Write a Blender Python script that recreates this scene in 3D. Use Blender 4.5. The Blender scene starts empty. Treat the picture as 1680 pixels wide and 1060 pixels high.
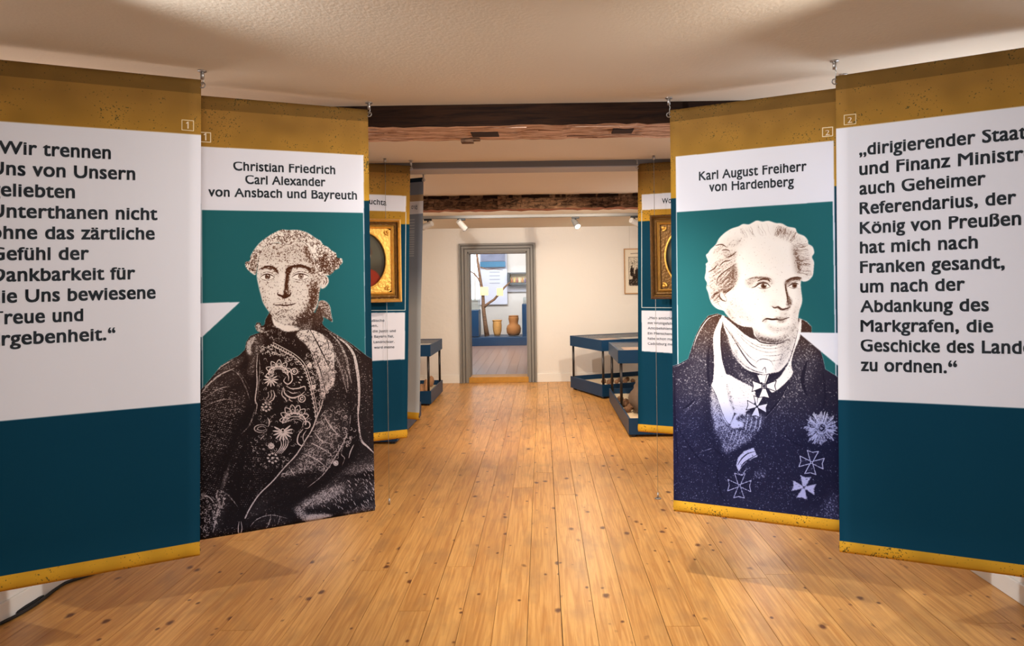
import bpy, bmesh, math, random
import numpy as np
from mathutils import Vector, Matrix

# ------------------------------------------------------------------ camera, world, light, exposure
F = 1120.0            # focal length in pixels of a 1680-wide frame
U0, V0 = 889.0, 467.0 # where the view axis meets the frame
ROLL = 0.015
HC = 1.5              # eye height
CEIL = 2.385
XL, XR = -2.48, 2.19  # side walls
YB, YF = -2.6, 10.53  # wall behind, far wall
SC = bpy.context.scene
COL = SC.collection
cr, sr = math.cos(ROLL), math.sin(ROLL)
cam_d = bpy.data.cameras.new('camera'); cam = bpy.data.objects.new('camera', cam_d); COL.objects.link(cam)
cam_d.sensor_width = 36; cam_d.sensor_fit = 'HORIZONTAL'; cam_d.lens = 36 * F / 1680
cam_d.shift_x = -(U0 - 840) / 1680; cam_d.shift_y = -(530 - V0) / 1680
cam_d.clip_start = 0.05; cam_d.clip_end = 100
cam.matrix_world = Matrix(((cr, sr, 0, 0), (0, 0, -1, 0), (-sr, cr, 0, HC), (0, 0, 0, 1)))
SC.camera = cam
SC.view_settings.view_transform = 'Standard'; SC.view_settings.look = 'None'
SC.view_settings.exposure = 0.0; SC.view_settings.gamma = 1.0; SC.view_settings.use_curve_mapping = False
world = bpy.data.worlds.new('world'); SC.world = world; world.use_nodes = True
world.node_tree.nodes['Background'].inputs[0].default_value = (0.75, 0.85, 1, 1)
world.node_tree.nodes['Background'].inputs[1].default_value = 0.6

def P(u, v, Y):
    """a point of the room at depth Y, from the place where the photograph shows it"""
    xc = (u - U0) * Y / F; zc = (V0 - v) * Y / F
    return Vector((xc * cr + zc * sr, Y, HC - xc * sr + zc * cr))

def spot(name, loc, target, power, col, angle=70, blend=0.6, size=0.03):
    d = bpy.data.lights.new(name, 'SPOT'); d.energy = power; d.color = col
    d.spot_size = math.radians(angle); d.spot_blend = blend; d.shadow_soft_size = size
    o = bpy.data.objects.new(name, d); COL.objects.link(o)
    o.matrix_world = Matrix.Translation(loc) @ (Vector(target) - Vector(loc)).to_track_quat('-Z', 'Y').to_matrix().to_4x4()
    return o
def area(name, loc, target, power, col, sx, sy):
    d = bpy.data.lights.new(name, 'AREA'); d.energy = power; d.color = col
    d.shape = 'RECTANGLE'; d.size = sx; d.size_y = sy
    o = bpy.data.objects.new(name, d); COL.objects.link(o)
    o.matrix_world = Matrix.Translation(loc) @ (Vector(target) - Vector(loc)).to_track_quat('-Z', 'Y').to_matrix().to_4x4()
    return o
WARM = (1.0, 0.80, 0.58); WARM2 = (1.0, 0.87, 0.72); NEUT = (1.0, 0.94, 0.88); COOL = (0.80, 0.88, 1.0)
# track spots of the near bay, just above the frame
spot('track_spot_right', (1.26, 1.83, 2.30), (-1.05, 3.1, 1.15), 245, (1.0, 0.96, 0.93), 80, 1.0)
spot('track_spot_left', (-1.59, 1.66, 2.30), (1.0, 3.1, 1.15), 300, (0.94, 0.96, 1.0), 80, 1.0)
spot('track_spot_centre', (0.1, 2.0, 2.32), (0.45, 3.9, 0.0), 215, (1.0, 0.92, 0.80), 70, 1.0, 0.05)
# spots of the middle bays
spot('bay_spot_left', (0.5, 4.0, 2.3), (-0.9, 5.2, 0.6), 90, WARM2, 90, 0.8)
spot('bay_spot_right', (-0.2, 4.0, 2.3), (1.0, 5.0, 0.6), 90, WARM2, 90, 0.8)
spot('middle_spot', (0.1, 5.6, 2.3), (0.0, 8.0, 0.0), 230, WARM, 100, 0.9)
spot('middle_spot_left', (0.9, 7.1, 2.3), (-0.9, 10.5, 1.0), 150, WARM2, 100, 0.9)
spot('middle_spot_right', (-0.9, 7.1, 2.3), (1.0, 10.5, 1.1), 150, NEUT, 100, 0.9)
# cool fill light added behind the camera; the back wall has no window
area('rear_fill_light', (-0.1, YB + 0.12, 1.55), (-0.1, 2, 1.25), 34, (0.80, 0.91, 1.0), 3.2, 1.2)

# ------------------------------------------------------------------ helpers
def srgb(r, g, b):
    f = lambda c: (c / 255 / 12.92) if c / 255 <= 0.04045 else ((c / 255 + 0.055) / 1.055) ** 2.4
    return (f(r), f(g), f(b), 1.0)

def mat(name, col, rough=0.6, metal=0.0, bump=0.0, bscale=60.0, vary=0.0, vscale=3.0, spec=0.5):
    m = bpy.data.materials.new(name); m.use_nodes = True
    nt = m.node_tree; b = nt.nodes['Principled BSDF']
    b.inputs['Base Color'].default_value = col; b.inputs['Roughness'].default_value = rough
    b.inputs['Metallic'].default_value = metal; b.inputs['Specular IOR Level'].default_value = spec
    if vary or bump:
        tc = nt.nodes.new('ShaderNodeTexCoord')
    if vary:
        n = nt.nodes.new('ShaderNodeTexNoise'); n.inputs['Scale'].default_value = vscale; n.inputs['Detail'].default_value = 5
        nt.links.new(tc.outputs['Object'], n.inputs['Vector'])
        mx = nt.nodes.new('ShaderNodeMix'); mx.data_type = 'RGBA'
        c = Vector(col[:3])
        mx.inputs[6].default_value = (*(c * (1 - vary)), 1); mx.inputs[7].default_value = (*[min(1, k) for k in c * (1 + vary)], 1)
        nt.links.new(n.outputs['Fac'], mx.inputs[0]); nt.links.new(mx.outputs[2], b.inputs['Base Color'])
    if bump:
        n = nt.nodes.new('ShaderNodeTexNoise'); n.inputs['Scale'].default_value = bscale; n.inputs['Detail'].default_value = 4
        nt.links.new(tc.outputs['Object'], n.inputs['Vector'])
        bp = nt.nodes.new('ShaderNodeBump'); bp.inputs['Strength'].default_value = bump; bp.inputs['Distance'].default_value = 0.01
        nt.links.new(n.outputs['Fac'], bp.inputs['Height']); nt.links.new(bp.outputs['Normal'], b.inputs['Normal'])
    return m

def emis(name, col, s):
    m = bpy.data.materials.new(name); m.use_nodes = True; b = m.node_tree.nodes['Principled BSDF']
    b.inputs['Base Color'].default_value = col; b.inputs['Emission Color'].default_value = col; b.inputs['Emission Strength'].default_value = s
    return m

def link_mesh(name, me, m, parent=None, smooth=False):
    if m is not None: me.materials.append(m)
    if smooth: me.shade_smooth()
    o = bpy.data.objects.new(name, me); COL.objects.link(o)
    if parent is not None: o.parent = parent
    return o
def obj(name, bm, m, parent=None, smooth=False):
    bmesh.ops.recalc_face_normals(bm, faces=bm.faces[:])
    me = bpy.data.meshes.new(name); bm.to_mesh(me); bm.free()
    return link_mesh(name, me, m, parent, smooth)
def tag(o, label=None, cat=None, group=None, kind=None):
    if label: o['label'] = label
    if cat: o['category'] = cat
    if group: o['group'] = group
    if kind: o['kind'] = kind
    return o
def thing(name, label, cat, loc=(0, 0, 0), rz=0.0, group=None):
    o = bpy.data.objects.new(name, None); COL.objects.link(o); o.location = loc; o.rotation_euler = (0, 0, rz)
    o.empty_display_size = 0.1
    return tag(o, label, cat, group)
def bx(bm, lo, hi, bev=0.0):
    lo, hi = Vector(lo), Vector(hi)
    r = bmesh.ops.create_cube(bm, size=1.0)
    vs = r['verts']
    for v in vs: v.co = Vector(((lo[i] + hi[i]) / 2 + v.co[i] * (hi[i] - lo[i]) for i in range(3)))
    if bev:
        es = list({e for v in vs for e in v.link_edges})
        bmesh.ops.bevel(bm, geom=es, offset=bev, segments=2, affect='EDGES', profile=0.5)
    return vs
def box(name, lo, hi, m, parent=None, bev=0.0):
    bm = bmesh.new(); bx(bm, lo, hi, bev); return obj(name, bm, m, parent)
def tube(bm, pts, r, n=8, cap=True):
    pts = [Vector(p) for p in pts]; rings = []
    rr = r if isinstance(r, (list, tuple)) else [r] * len(pts)
    up = Vector((0.13, 0.31, 0.94))
    for i, p in enumerate(pts):
        d = (pts[min(i + 1, len(pts) - 1)] - pts[max(i - 1, 0)]).normalized()
        a = d.cross(up).normalized(); b = d.cross(a).normalized()
        rings.append([bm.verts.new(p + (a * math.cos(t) + b * math.sin(t)) * rr[i]) for t in (2 * math.pi * k / n for k in range(n))])
    for A, B in zip(rings, rings[1:]):
        for k in range(n): bm.faces.new((A[k], A[(k + 1) % n], B[(k + 1) % n], B[k]))
    if cap: bm.faces.new(rings[0]); bm.faces.new(rings[-1][::-1])
def tub(name, pts, r, m, parent=None, n=8):
    bm = bmesh.new(); tube(bm, pts, r, n); return obj(name, bm, m, parent, True)
def lathe(bm, prof, n=24, c=(0, 0, 0), wob=None):
    rings = []
    for r, z in prof:
        rings.append([bm.verts.new((c[0] + r * math.cos(t) * (1 + (wob(t, z) if wob else 0)), c[1] + r * math.sin(t) * (1 + (wob(t, z) if wob else 0)), c[2] + z)) for t in (2 * math.pi * k / n for k in range(n))])
    for A, B in zip(rings, rings[1:]):
        for k in range(n): bm.faces.new((A[k], A[(k + 1) % n], B[(k + 1) % n], B[k]))
    bm.faces.new(rings[0][::-1]); bm.faces.new(rings[-1])

# ------------------------------------------------------------------ print painter (flat prints are rasterised into images made here)
rng = np.random.default_rng(7)
def blur(a, r):
    if r < 0.4: return a
    k = max(1, int(round(r * 0.62)))
    for _ in range(3):
        for ax in (0, 1):
            w = 2 * k + 1
            pw = [(0, 0), (0, 0)]; pw[ax] = (k + 1, k)
            c = np.cumsum(np.pad(a, pw, mode='edge'), axis=ax, dtype=np.float64)
            sl1 = [slice(None)] * 2; sl2 = [slice(None)] * 2
            sl1[ax] = slice(w, None); sl2[ax] = slice(0, -w)
            a = ((c[tuple(sl1)] - c[tuple(sl2)]) / w)
    return a.astype(np.float32)
def homog(src, dst):
    A = []
    for (x, y), (u, v) in zip(src, dst):
        A.append([x, y, 1, 0, 0, 0, -u * x, -u * y]); A.append([0, 0, 0, x, y, 1, -v * x, -v * y])
    h = np.linalg.solve(np.array(A, float), np.array([c for p in dst for c in p], float))
    return np.append(h, 1).reshape(3, 3)
def happly(Hm, pts):
    p = np.asarray(pts, float).reshape(-1, 2)
    q = np.c_[p, np.ones(len(p))] @ Hm.T
    return q[:, :2] / q[:, 2:3]
def smooth_pts(pts, closed=True, n=6):
    p = np.asarray(pts, float); N = len(p); out = []
    rngi = range(N) if closed else range(N - 1)
    for i in rngi:
        g = (lambda j: p[j % N]) if closed else (lambda j: p[min(max(j, 0), N - 1)])
        p0, p1, p2, p3 = g(i - 1), g(i), g(i + 1), g(i + 2)
        for k in range(n):
            t = k / n
            out.append(0.5 * ((2 * p1) + (-p0 + p2) * t + (2 * p0 - 5 * p1 + 4 * p2 - p3) * t * t + (-p0 + 3 * p1 - 3 * p2 + p3) * t ** 3))
    if not closed: out.append(p[-1])
    return np.array(out)
class Canvas:
    """an image for one print; coordinates given in the photograph's pixels are carried onto the flat sheet"""
    def __init__(s, quad, W, H):
        s.W, s.H = W, H
        s.Hm = homog(quad, [(0, 0), (W, 0), (W, H), (0, H)])
        s.rgb = np.zeros((H, W, 3), np.float32)
        w = abs(quad[1][0] - quad[0][0]); s.k = W / w
    def tx(s, pts): return happly(s.Hm, pts)
    def mask(s, pts, bl=0.6, raw=False):
        q = np.asarray(pts, float) if raw else s.tx(pts)
        pad = int(bl * 2.5 + 3)
        x0 = int(max(0, math.floor(q[:, 0].min()) - pad)); x1 = int(min(s.W, math.ceil(q[:, 0].max()) + pad))
        y0 = int(max(0, math.floor(q[:, 1].min()) - pad)); y1 = int(min(s.H, math.ceil(q[:, 1].max()) + pad))
        if x1 <= x0 or y1 <= y0: return None
        d = np.zeros((y1 - y0, x1 - x0 + 1), np.int32)
        N = len(q)
        for i in range(N):
            ax, ay = q[i]; bx_, by = q[(i + 1) % N]
            if ay == by: continue
            if ay > by: ax, ay, bx_, by = bx_, by, ax, ay
            r0 = max(y0, int(math.ceil(ay - 0.5))); r1 = min(y1 - 1, int(math.ceil(by - 0.5)) - 1)
            if r1 < r0: continue
            rows = np.arange(r0, r1 + 1)
            xs = ax + (rows + 0.5 - ay) / (by - ay) * (bx_ - ax)
            ci = np.clip(np.ceil(xs - 0.5).astype(int) - x0, 0, x1 - x0)
            np.add.at(d, (rows - y0, ci), 1)
        m = (np.cumsum(d, axis=1)[:, :-1] % 2).astype(np.float32)
        return (slice(y0, y1), slice(x0, x1)), blur(m, bl)
    def strokemask(s, pts, w, taper=False):
        q = s.tx(pts); w = w * s.k
        pad = int(w + 3)
        x0 = int(max(0, math.floor(q[:, 0].min()) - pad)); x1 = int(min(s.W, math.ceil(q[:, 0].max()) + pad))
        y0 = int(max(0, math.floor(q[:, 1].min()) - pad)); y1 = int(min(s.H, math.ceil(q[:, 1].max()) + pad))
        if x1 <= x0 or y1 <= y0: return None
        m = np.zeros((y1 - y0, x1 - x0), np.float32)
        N = len(q)
        for i in range(N - 1):
            a, b = q[i], q[i + 1]
            ww = w
            if taper: ww = w * (0.25 + 0.75 * math.sin(math.pi * (i + 0.5) / (N - 1)))
            p = int(ww + 3)
            xa = int(max(x0, min(a[0], b[0]) - p)); xb = int(min(x1, max(a[0], b[0]) + p + 1))
            ya = int(max(y0, min(a[1], b[1]) - p)); yb = int(min(y1, max(a[1], b[1]) + p + 1))
            if xb <= xa or yb <= ya: continue
            X, Y = np.meshgrid(np.arange(xa, xb) + 0.5, np.arange(ya, yb) + 0.5)
            d = b - a; L = max(1e-6, d @ d)
            t = np.clip(((X - a[0]) * d[0] + (Y - a[1]) * d[1]) / L, 0, 1)
            dist = np.hypot(X - a[0] - t * d[0], Y - a[1] - t * d[1])
            v = np.clip(ww / 2 + 0.5 - dist, 0, 1)
            sl = (slice(ya - y0, yb - y0), slice(xa - x0, xb - x0))
            m[sl] = np.maximum(m[sl], v)
        return (slice(y0, y1), slice(x0, x1)), m
    def color(s, pts, c, bl=0.5, alpha=1.0, raw=False):
        r = s.mask(pts, bl, raw)
        if r is None: return
        sl, m = r; m = (m * alpha)[..., None]
        s.rgb[sl] = s.rgb[sl] * (1 - m) + np.array(c, np.float32) / 255 * m
    def cstroke(s, pts, w, c):
        r = s.strokemask(pts, w)
        if r is None: return
        sl, m = r; m = m[..., None]
        s.rgb[sl] = s.rgb[sl] * (1 - m) + np.array(c, np.float32) / 255 * m
    def image(s, name):
        im = bpy.data.images.new(name, s.W, s.H, alpha=False)
        a = np.ones((s.H, s.W, 4), np.float32); a[..., :3] = np.clip(s.rgb, 0, 1)
        im.pixels.foreach_set(a[::-1].ravel()); im.update(); im.pack()
        return im

def print_mat(name, im, trans=0.0, rough=0.75):
    m = bpy.data.materials.new(name); m.use_nodes = True; nt = m.node_tree; b = nt.nodes['Principled BSDF']
    b.inputs['Roughness'].default_value = rough; b.inputs['Specular IOR Level'].default_value = 0.12
    t = nt.nodes.new('ShaderNodeTexImage'); t.image = im; t.extension = 'EXTEND'
    uv = nt.nodes.new('ShaderNodeUVMap'); uv.uv_map = 'UVMap'
    nt.links.new(uv.outputs[0], t.inputs[0])
    nt.links.new(t.outputs[0], b.inputs['Base Color'])
    if trans:
        tr = nt.nodes.new('ShaderNodeBsdfTranslucent'); nt.links.new(t.outputs[0], tr.inputs[0])
        mx = nt.nodes.new('ShaderNodeMixShader'); mx.inputs[0].default_value = trans
        nt.links.new(b.outputs[0], mx.inputs[1]); nt.links.new(tr.outputs[0], mx.inputs[2])
        nt.links.new(mx.outputs[0], nt.nodes['Material Output'].inputs[0])
    return m

# ------------------------------------------------------------------ materials
M = {}
M['wall'] = mat('plaster_wall', srgb(228, 222, 214), 0.85, bump=0.25, bscale=14, vary=0.03, vscale=1.2)
M['ceil'] = mat('plaster_ceiling', srgb(220, 206, 184), 0.9, bump=0.10, bscale=70, vary=0.03, vscale=1.0)
M['white'] = mat('white_paint', srgb(232, 228, 220), 0.6)
M['steel'] = mat('brushed_steel', srgb(170, 165, 160), 0.35, 0.9)
M['wire'] = mat('thin_wire', srgb(175, 172, 165), 0.35, 0.6)
M['black'] = mat('black_plastic', srgb(22, 22, 24), 0.45)
M['cable'] = mat('black_rubber', srgb(14, 14, 16), 0.5)
M['grey'] = mat('grey_paint', srgb(128, 124, 118), 0.5, vary=0.05, vscale=6)
M['railgrey'] = mat('grey_rail', srgb(158, 150, 146), 0.5)
M['teal_lacquer'] = mat('dark_teal_lacquer', srgb(8, 54, 88), 0.4, spec=0.35)
M['post'] = mat('dark_post', srgb(48, 42, 40), 0.35, 0.4)
M['sub'] = mat('dark_subfloor', srgb(38, 20, 10), 0.9)
M['print_black'] = mat('printed_lettering', srgb(12, 26, 36), 0.6)
M['print_cream'] = mat('printed_cream', srgb(235, 215, 185), 0.6)
M['print_grey'] = mat('printed_grey', srgb(70, 78, 90), 0.6)

def wood_floor():
    m = bpy.data.materials.new('pine_floor_boards'); m.use_nodes = True; nt = m.node_tree; N = nt.nodes; L = nt.links
    b = N['Principled BSDF']
    geo = N.new('ShaderNodeNewGeometry'); oi = N.new('ShaderNodeObjectInfo')
    off = N.new('ShaderNodeCombineXYZ'); mul = N.new('ShaderNodeMath'); mul.operation = 'MULTIPLY'; mul.inputs[1].default_value = 37.0
    L.new(oi.outputs['Random'], mul.inputs[0]); L.new(mul.outputs[0], off.inputs[1])
    add = N.new('ShaderNodeVectorMath'); add.operation = 'ADD'; L.new(geo.outputs['Position'], add.inputs[0]); L.new(off.outputs[0], add.inputs[1])
    def mapped(sc):
        mp = N.new('ShaderNodeVectorMath'); mp.operation = 'MULTIPLY'; mp.inputs[1].default_value = sc; L.new(add.outputs[0], mp.inputs[0]); return mp.outputs[0]
    g = N.new('ShaderNodeTexNoise'); g.inputs['Scale'].default_value = 1; g.inputs['Detail'].default_value = 6; g.inputs['Distortion'].default_value = 1.2
    L.new(mapped((55, 2.2, 1)), g.inputs['Vector'])
    ramp = N.new('ShaderNodeValToRGB'); L.new(g.outputs['Fac'], ramp.inputs[0])
    ramp.color_ramp.elements[0].position = 0.30; ramp.color_ramp.elements[0].color = srgb(194, 133, 66)
    ramp.color_ramp.elements[1].position = 0.66; ramp.color_ramp.elements[1].color = srgb(230, 175, 102)
    # tone of each board
    tr = N.new('ShaderNodeValToRGB'); L.new(oi.outputs['Random'], tr.inputs[0])
    tr.color_ramp.elements[0].color = (0.84, 0.79, 0.72, 1); tr.color_ramp.elements[1].color = (1.0, 1.0, 1.0, 1)
    mx = N.new('ShaderNodeMix'); mx.data_type = 'RGBA'; mx.blend_type = 'MULTIPLY'; mx.inputs[0].default_value = 1
    L.new(ramp.outputs[0], mx.inputs[6]); L.new(tr.outputs[0], mx.inputs[7])
    # worn grey patches
    p = N.new('ShaderNodeTexNoise'); p.inputs['Scale'].default_value = 1; p.inputs['Detail'].default_value = 4
    L.new(mapped((7, 3.4, 1)), p.inputs['Vector'])
    pr = N.new('ShaderNodeMapRange'); pr.inputs[1].default_value = 0.50; pr.inputs[2].default_value = 0.72; pr.inputs[4].default_value = 0.50; L.new(p.outputs['Fac'], pr.inputs[0])
    mx2 = N.new('ShaderNodeMix'); mx2.data_type = 'RGBA'; L.new(pr.outputs[0], mx2.inputs[0]); L.new(mx.outputs[2], mx2.inputs[6]); mx2.inputs[7].default_value = srgb(150, 108, 66)
    # knots
    def knots(sc, r0, r1, keep):
        v = N.new('ShaderNodeTexVoronoi'); v.inputs['Scale'].default_value = 1; v.inputs['Randomness'].default_value = 1.0
        wv = N.new('ShaderNodeTexNoise'); wv.inputs['Scale'].default_value = 22; L.new(add.outputs[0], wv.inputs['Vector'])
        ws = N.new('ShaderNodeVectorMath'); ws.operation = 'SCALE'; ws.inputs['Scale'].default_value = 0.16; L.new(wv.outputs['Color'], ws.inputs[0])
        wa = N.new('ShaderNodeVectorMath'); wa.operation = 'ADD'; L.new(mapped(sc), wa.inputs[0]); L.new(ws.outputs[0], wa.inputs[1]); L.new(wa.outputs[0], v.inputs['Vector'])
        mr = N.new('ShaderNodeMapRange'); mr.inputs[1].default_value = r0; mr.inputs[2].default_value = r1; mr.inputs[3].default_value = 1; mr.inputs[4].default_value = 0
        L.new(v.outputs['Distance'], mr.inputs[0])
        sp = N.new('ShaderNodeSeparateColor'); L.new(v.outputs['Color'], sp.inputs[0])
        lt = N.new('ShaderNodeMath'); lt.operation = 'LESS_THAN'; lt.inputs[1].default_value = keep; L.new(sp.outputs[0], lt.inputs[0])
        mm = N.new('ShaderNodeMath'); mm.operation = 'MULTIPLY'; L.new(mr.outputs[0], mm.inputs[0]); L.new(lt.outputs[0], mm.inputs[1]); return mm.outputs[0]
    k1 = knots((7.0, 5.0, 0), 0.07, 0.155, 0.62); k2 = knots((15, 12, 0), 0.08, 0.18, 0.25)
    km = N.new('ShaderNodeMath'); km.operation = 'MAXIMUM'; L.new(k1, km.inputs[0]); L.new(k2, km.inputs[1])
    kf = N.new('ShaderNodeMath'); kf.operation = 'MULTIPLY'; kf.inputs[1].default_value = 0.9; L.new(km.outputs[0], kf.inputs[0])
    mx3 = N.new('ShaderNodeMix'); mx3.data_type = 'RGBA'; L.new(kf.outputs[0], mx3.inputs[0]); L.new(mx2.outputs[2], mx3.inputs[6]); mx3.inputs[7].default_value = srgb(80, 28, 8)
    L.new(mx3.outputs[2], b.inputs['Base Color'])
    b.inputs['Roughness'].default_value = 0.34; b.inputs['Specular IOR Level'].default_value = 0.4
    bp = N.new('ShaderNodeBump'); bp.inputs['Strength'].default_value = 0.15; bp.inputs['Distance'].default_value = 0.004
    L.new(g.outputs['Fac'], bp.inputs['Height']); L.new(bp.outputs['Normal'], b.inputs['Normal'])
    return m
M['floor'] = wood_floor()

def old_wood(name, c0, c1, sc=(2, 30, 30), bump=0.8):
    m = bpy.data.materials.new(name); m.use_nodes = True; nt = m.node_tree; N = nt.nodes; L = nt.links; b = N['Principled BSDF']
    tc = N.new('ShaderNodeTexCoord'); mp = N.new('ShaderNodeVectorMath'); mp.operation = 'MULTIPLY'; mp.inputs[1].default_value = sc
    L.new(tc.outputs['Object'], mp.inputs[0])
    g = N.new('ShaderNodeTexNoise'); g.inputs['Scale'].default_value = 1.5; g.inputs['Detail'].default_value = 8; g.inputs['Roughness'].default_value = 0.65; g.inputs['Distortion'].default_value = 0.8
    L.new(mp.outputs[0], g.inputs['Vector'])
    r = N.new('ShaderNodeValToRGB'); r.color_ramp.elements[0].position = 0.38; r.color_ramp.elements[0].color = c0; r.color_ramp.elements[1].position = 0.62; r.color_ramp.elements[1].color = c1
    L.new(g.outputs['Fac'], r.inputs[0]); L.new(r.outputs[0], b.inputs['Base Color'])
    b.inputs['Roughness'].default_value = 0.9; b.inputs['Specular IOR Level'].default_value = 0.15
    bp = N.new('ShaderNodeBump'); bp.inputs['Strength'].default_value = bump; bp.inputs['Distance'].default_value = 0.012
    L.new(g.outputs['Fac'], bp.inputs['Height']); L.new(bp.outputs['Normal'], b.inputs['Normal'])
    return m
M['beam_dark'] = old_wood('stained_beam_wood', srgb(26, 14, 8), srgb(48, 28, 15), bump=0.3)
M['beam_bare'] = old_wood('weathered_beam_wood', srgb(140, 96, 70), srgb(244, 208, 180), sc=(3, 34, 34), bump=0.9)
M['beam_old'] = old_wood('hewn_beam_wood', srgb(40, 26, 20), srgb(150, 116, 90), sc=(7, 26, 26), bump=1.0)

def glass_mat(name, rough=0.0, ior=1.0, tint=(1, 1, 1, 1), refl=0.06):
    m = bpy.data.materials.new(name); m.use_nodes = True; nt = m.node_tree; N = nt.nodes; L = nt.links
    N.remove(N['Principled BSDF'])
    if rough > 0:
        t = N.new('ShaderNodeBsdfRefraction'); t.inputs['IOR'].default_value = ior; t.inputs['Roughness'].default_value = rough; t.inputs[0].default_value = tint
    else:
        t = N.new('ShaderNodeBsdfTransparent'); t.inputs[0].default_value = tint
    g = N.new('ShaderNodeBsdfGlossy'); g.inputs['Roughness'].default_value = 0.05
    mx = N.new('ShaderNodeMixShader'); mx.inputs[0].default_value = refl
    L.new(t.outputs[0], mx.inputs[1]); L.new(g.outputs[0], mx.inputs[2]); L.new(mx.outputs[0], N['Material Output'].inputs[0])
    return m
M['glass'] = glass_mat('clear_glass', refl=0.22)
M['day'] = emis('daylit_window_pane', (0.85, 0.92, 1.0, 1), 4.0)

# ------------------------------------------------------------------ the setting
def S(o): o['kind'] = 'structure'; return o
floor = S(box('floor', (XL - 0.1, YB - 0.1, -0.12), (XR + 0.1, YF + 0.02, -0.022), M['sub']))
random.seed(11)
PW = 0.1505; x = 0.0648 - PW * 17 ; ps = []
unit = None
def plank_mesh():
    bm = bmesh.new(); bx(bm, (-0.5, -0.5, -0.022), (0.5, 0.5, 0.0)); me = bpy.data.meshes.new('plank'); bm.to_mesh(me); bm.free(); me.materials.append(M['floor']); return me
pm = plank_mesh(); k = 0
joints = {17: [2.95 + 1.6], 18: [4.53], 19: [6.8]}
while x < XR - 0.002:
    g0 = random.choice((0.0008, 0.0010, 0.0014, 0.0022)); x0 = max(x, XL) + g0; x1 = min(x + PW, XR) - random.choice((0.0008, 0.0012))
    if x1 - x0 > 0.01:
        ys = [YB]; y = YB + random.uniform(1.2, 4.6)
        while y < YF - 0.8: ys.append(y); y += random.choice((3.2, 3.9, 4.4, 4.6)) + random.uniform(-0.2, 0.2)
        ys.append(YF)
        for a, b_ in zip(ys, ys[1:]):
            o = bpy.data.objects.new('plank', pm); COL.objects.link(o); o.parent = floor
            o.location = ((x0 + x1) / 2, (a + b_) / 2, random.uniform(-0.0006, 0)); o.scale = (x1 - x0, b_ - a - 0.0025, 1)
    x += PW; k += 1

ceiling = S(box('ceiling', (XL - 0.1, YB - 0.1, CEIL), (XR + 0.1, YF + 0.1, CEIL + 0.1), M['ceil']))
S(box('wall_left', (XL - 0.12, YB, -0.02), (XL, YF, CEIL), M['wall']))
S(box('wall_right', (XR, YB, -0.02), (XR + 0.12, YF, CEIL), M['wall']))
S(box('wall_back', (XL - 0.12, YB - 0.12, -0.02), (XR + 0.12, YB, CEIL), M['wall']))
# far wall with the door opening
dl, dr = P(768, 520, YF).x, P(866, 520, YF).x
dt = P(816, 413, YF).z; WT = 0.34
bm = bmesh.new()
bx(bm, (XL - 0.1, YF, -0.02), (dl, YF + WT, CEIL)); bx(bm, (dr, YF, -0.02), (XR + 0.1, YF + WT, CEIL)); bx(bm, (dl, YF, dt), (dr, YF + WT, CEIL))
S(obj('wall_far', bm, M['wall']))
SILL = 0.085
S(box('baseboard_far', (XL, YF - 0.018, 0), (dl - 0.14, YF, 0.13), M['white'], bev=0.004))
S(box('baseboard_right_of_door', (dr + 0.12, YF - 0.018, 0), (XR, YF, 0.13), M['white'], bev=0.004)).name = 'trim_1'
S(box('trim_2', (XL, YB, 0), (XL + 0.015, YF - 0.02, 0.09), M['white'], bev=0.003)).name = 'baseboard_left'
S(box('trim_3', (XR - 0.015, YB, 0), (XR, YF - 0.02, 0.09), M['white'], bev=0.003)).name = 'baseboard_right'
M['groove'] = mat('darker_grey_paint', srgb(92, 86, 80), 0.6)
# door frame: stepped grey casing
door = S(bpy.data.objects.new('door_1', None)); COL.objects.link(door); door.location = ((dl + dr) / 2, YF, 0)
def casing(name, w0, w1, proud, m):
    bm = bmesh.new()
    cx = (dl + dr) / 2
    L0, R0, T0 = dl - w1 - cx, dr + w1 - cx, dt + w1
    L1, R1, T1 = dl - w0 - cx, dr + w0 - cx, dt + w0
    bx(bm, (L0, -proud, 0), (L1, 0.0, T0), 0.003); bx(bm, (R1, -proud, 0), (R0, 0.0, T0), 0.003); bx(bm, (L1, -proud, T1), (R1, 0.0, T0), 0.003)
    return obj(name, bm, m, door)
casing('outer_moulding', 0.098, 0.128, 0.050, M['grey']); casing('fillet_moulding', 0.090, 0.098, 0.020, M['groove']); casing('middle_moulding', 0.052, 0.090, 0.038, M['grey']); casing('groove_moulding', 0.043, 0.052, 0.012, M['groove']); casing('inner_moulding', 0.0, 0.043, 0.028, M['grey'])
bm = bmesh.new(); cx = (dl + dr) / 2
bx(bm, (dl - cx, 0, SILL), (dl - cx + 0.02, WT, dt)); bx(bm, (dr - cx - 0.02, 0, SILL), (dr - cx, WT, dt)); bx(bm, (dl - cx, 0, dt - 0.02), (dr - cx, WT, dt))
obj('door_lining', bm, M['grey'], door)
box('threshold', (dl - cx, -0.01, 0), (dr - cx, WT, SILL), mat('golden_oak_threshold', srgb(188, 134, 48), 0.5, vary=0.2, vscale=20), door, bev=0.004)
box('glass_pane', (dl - cx + 0.02, 0.20, SILL), (dr - cx - 0.02, 0.206, dt - 0.02), glass_mat('hazy_door_glass', 0.07, 1.0, (1, 1, 1, 1), 0.03), door)

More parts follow.
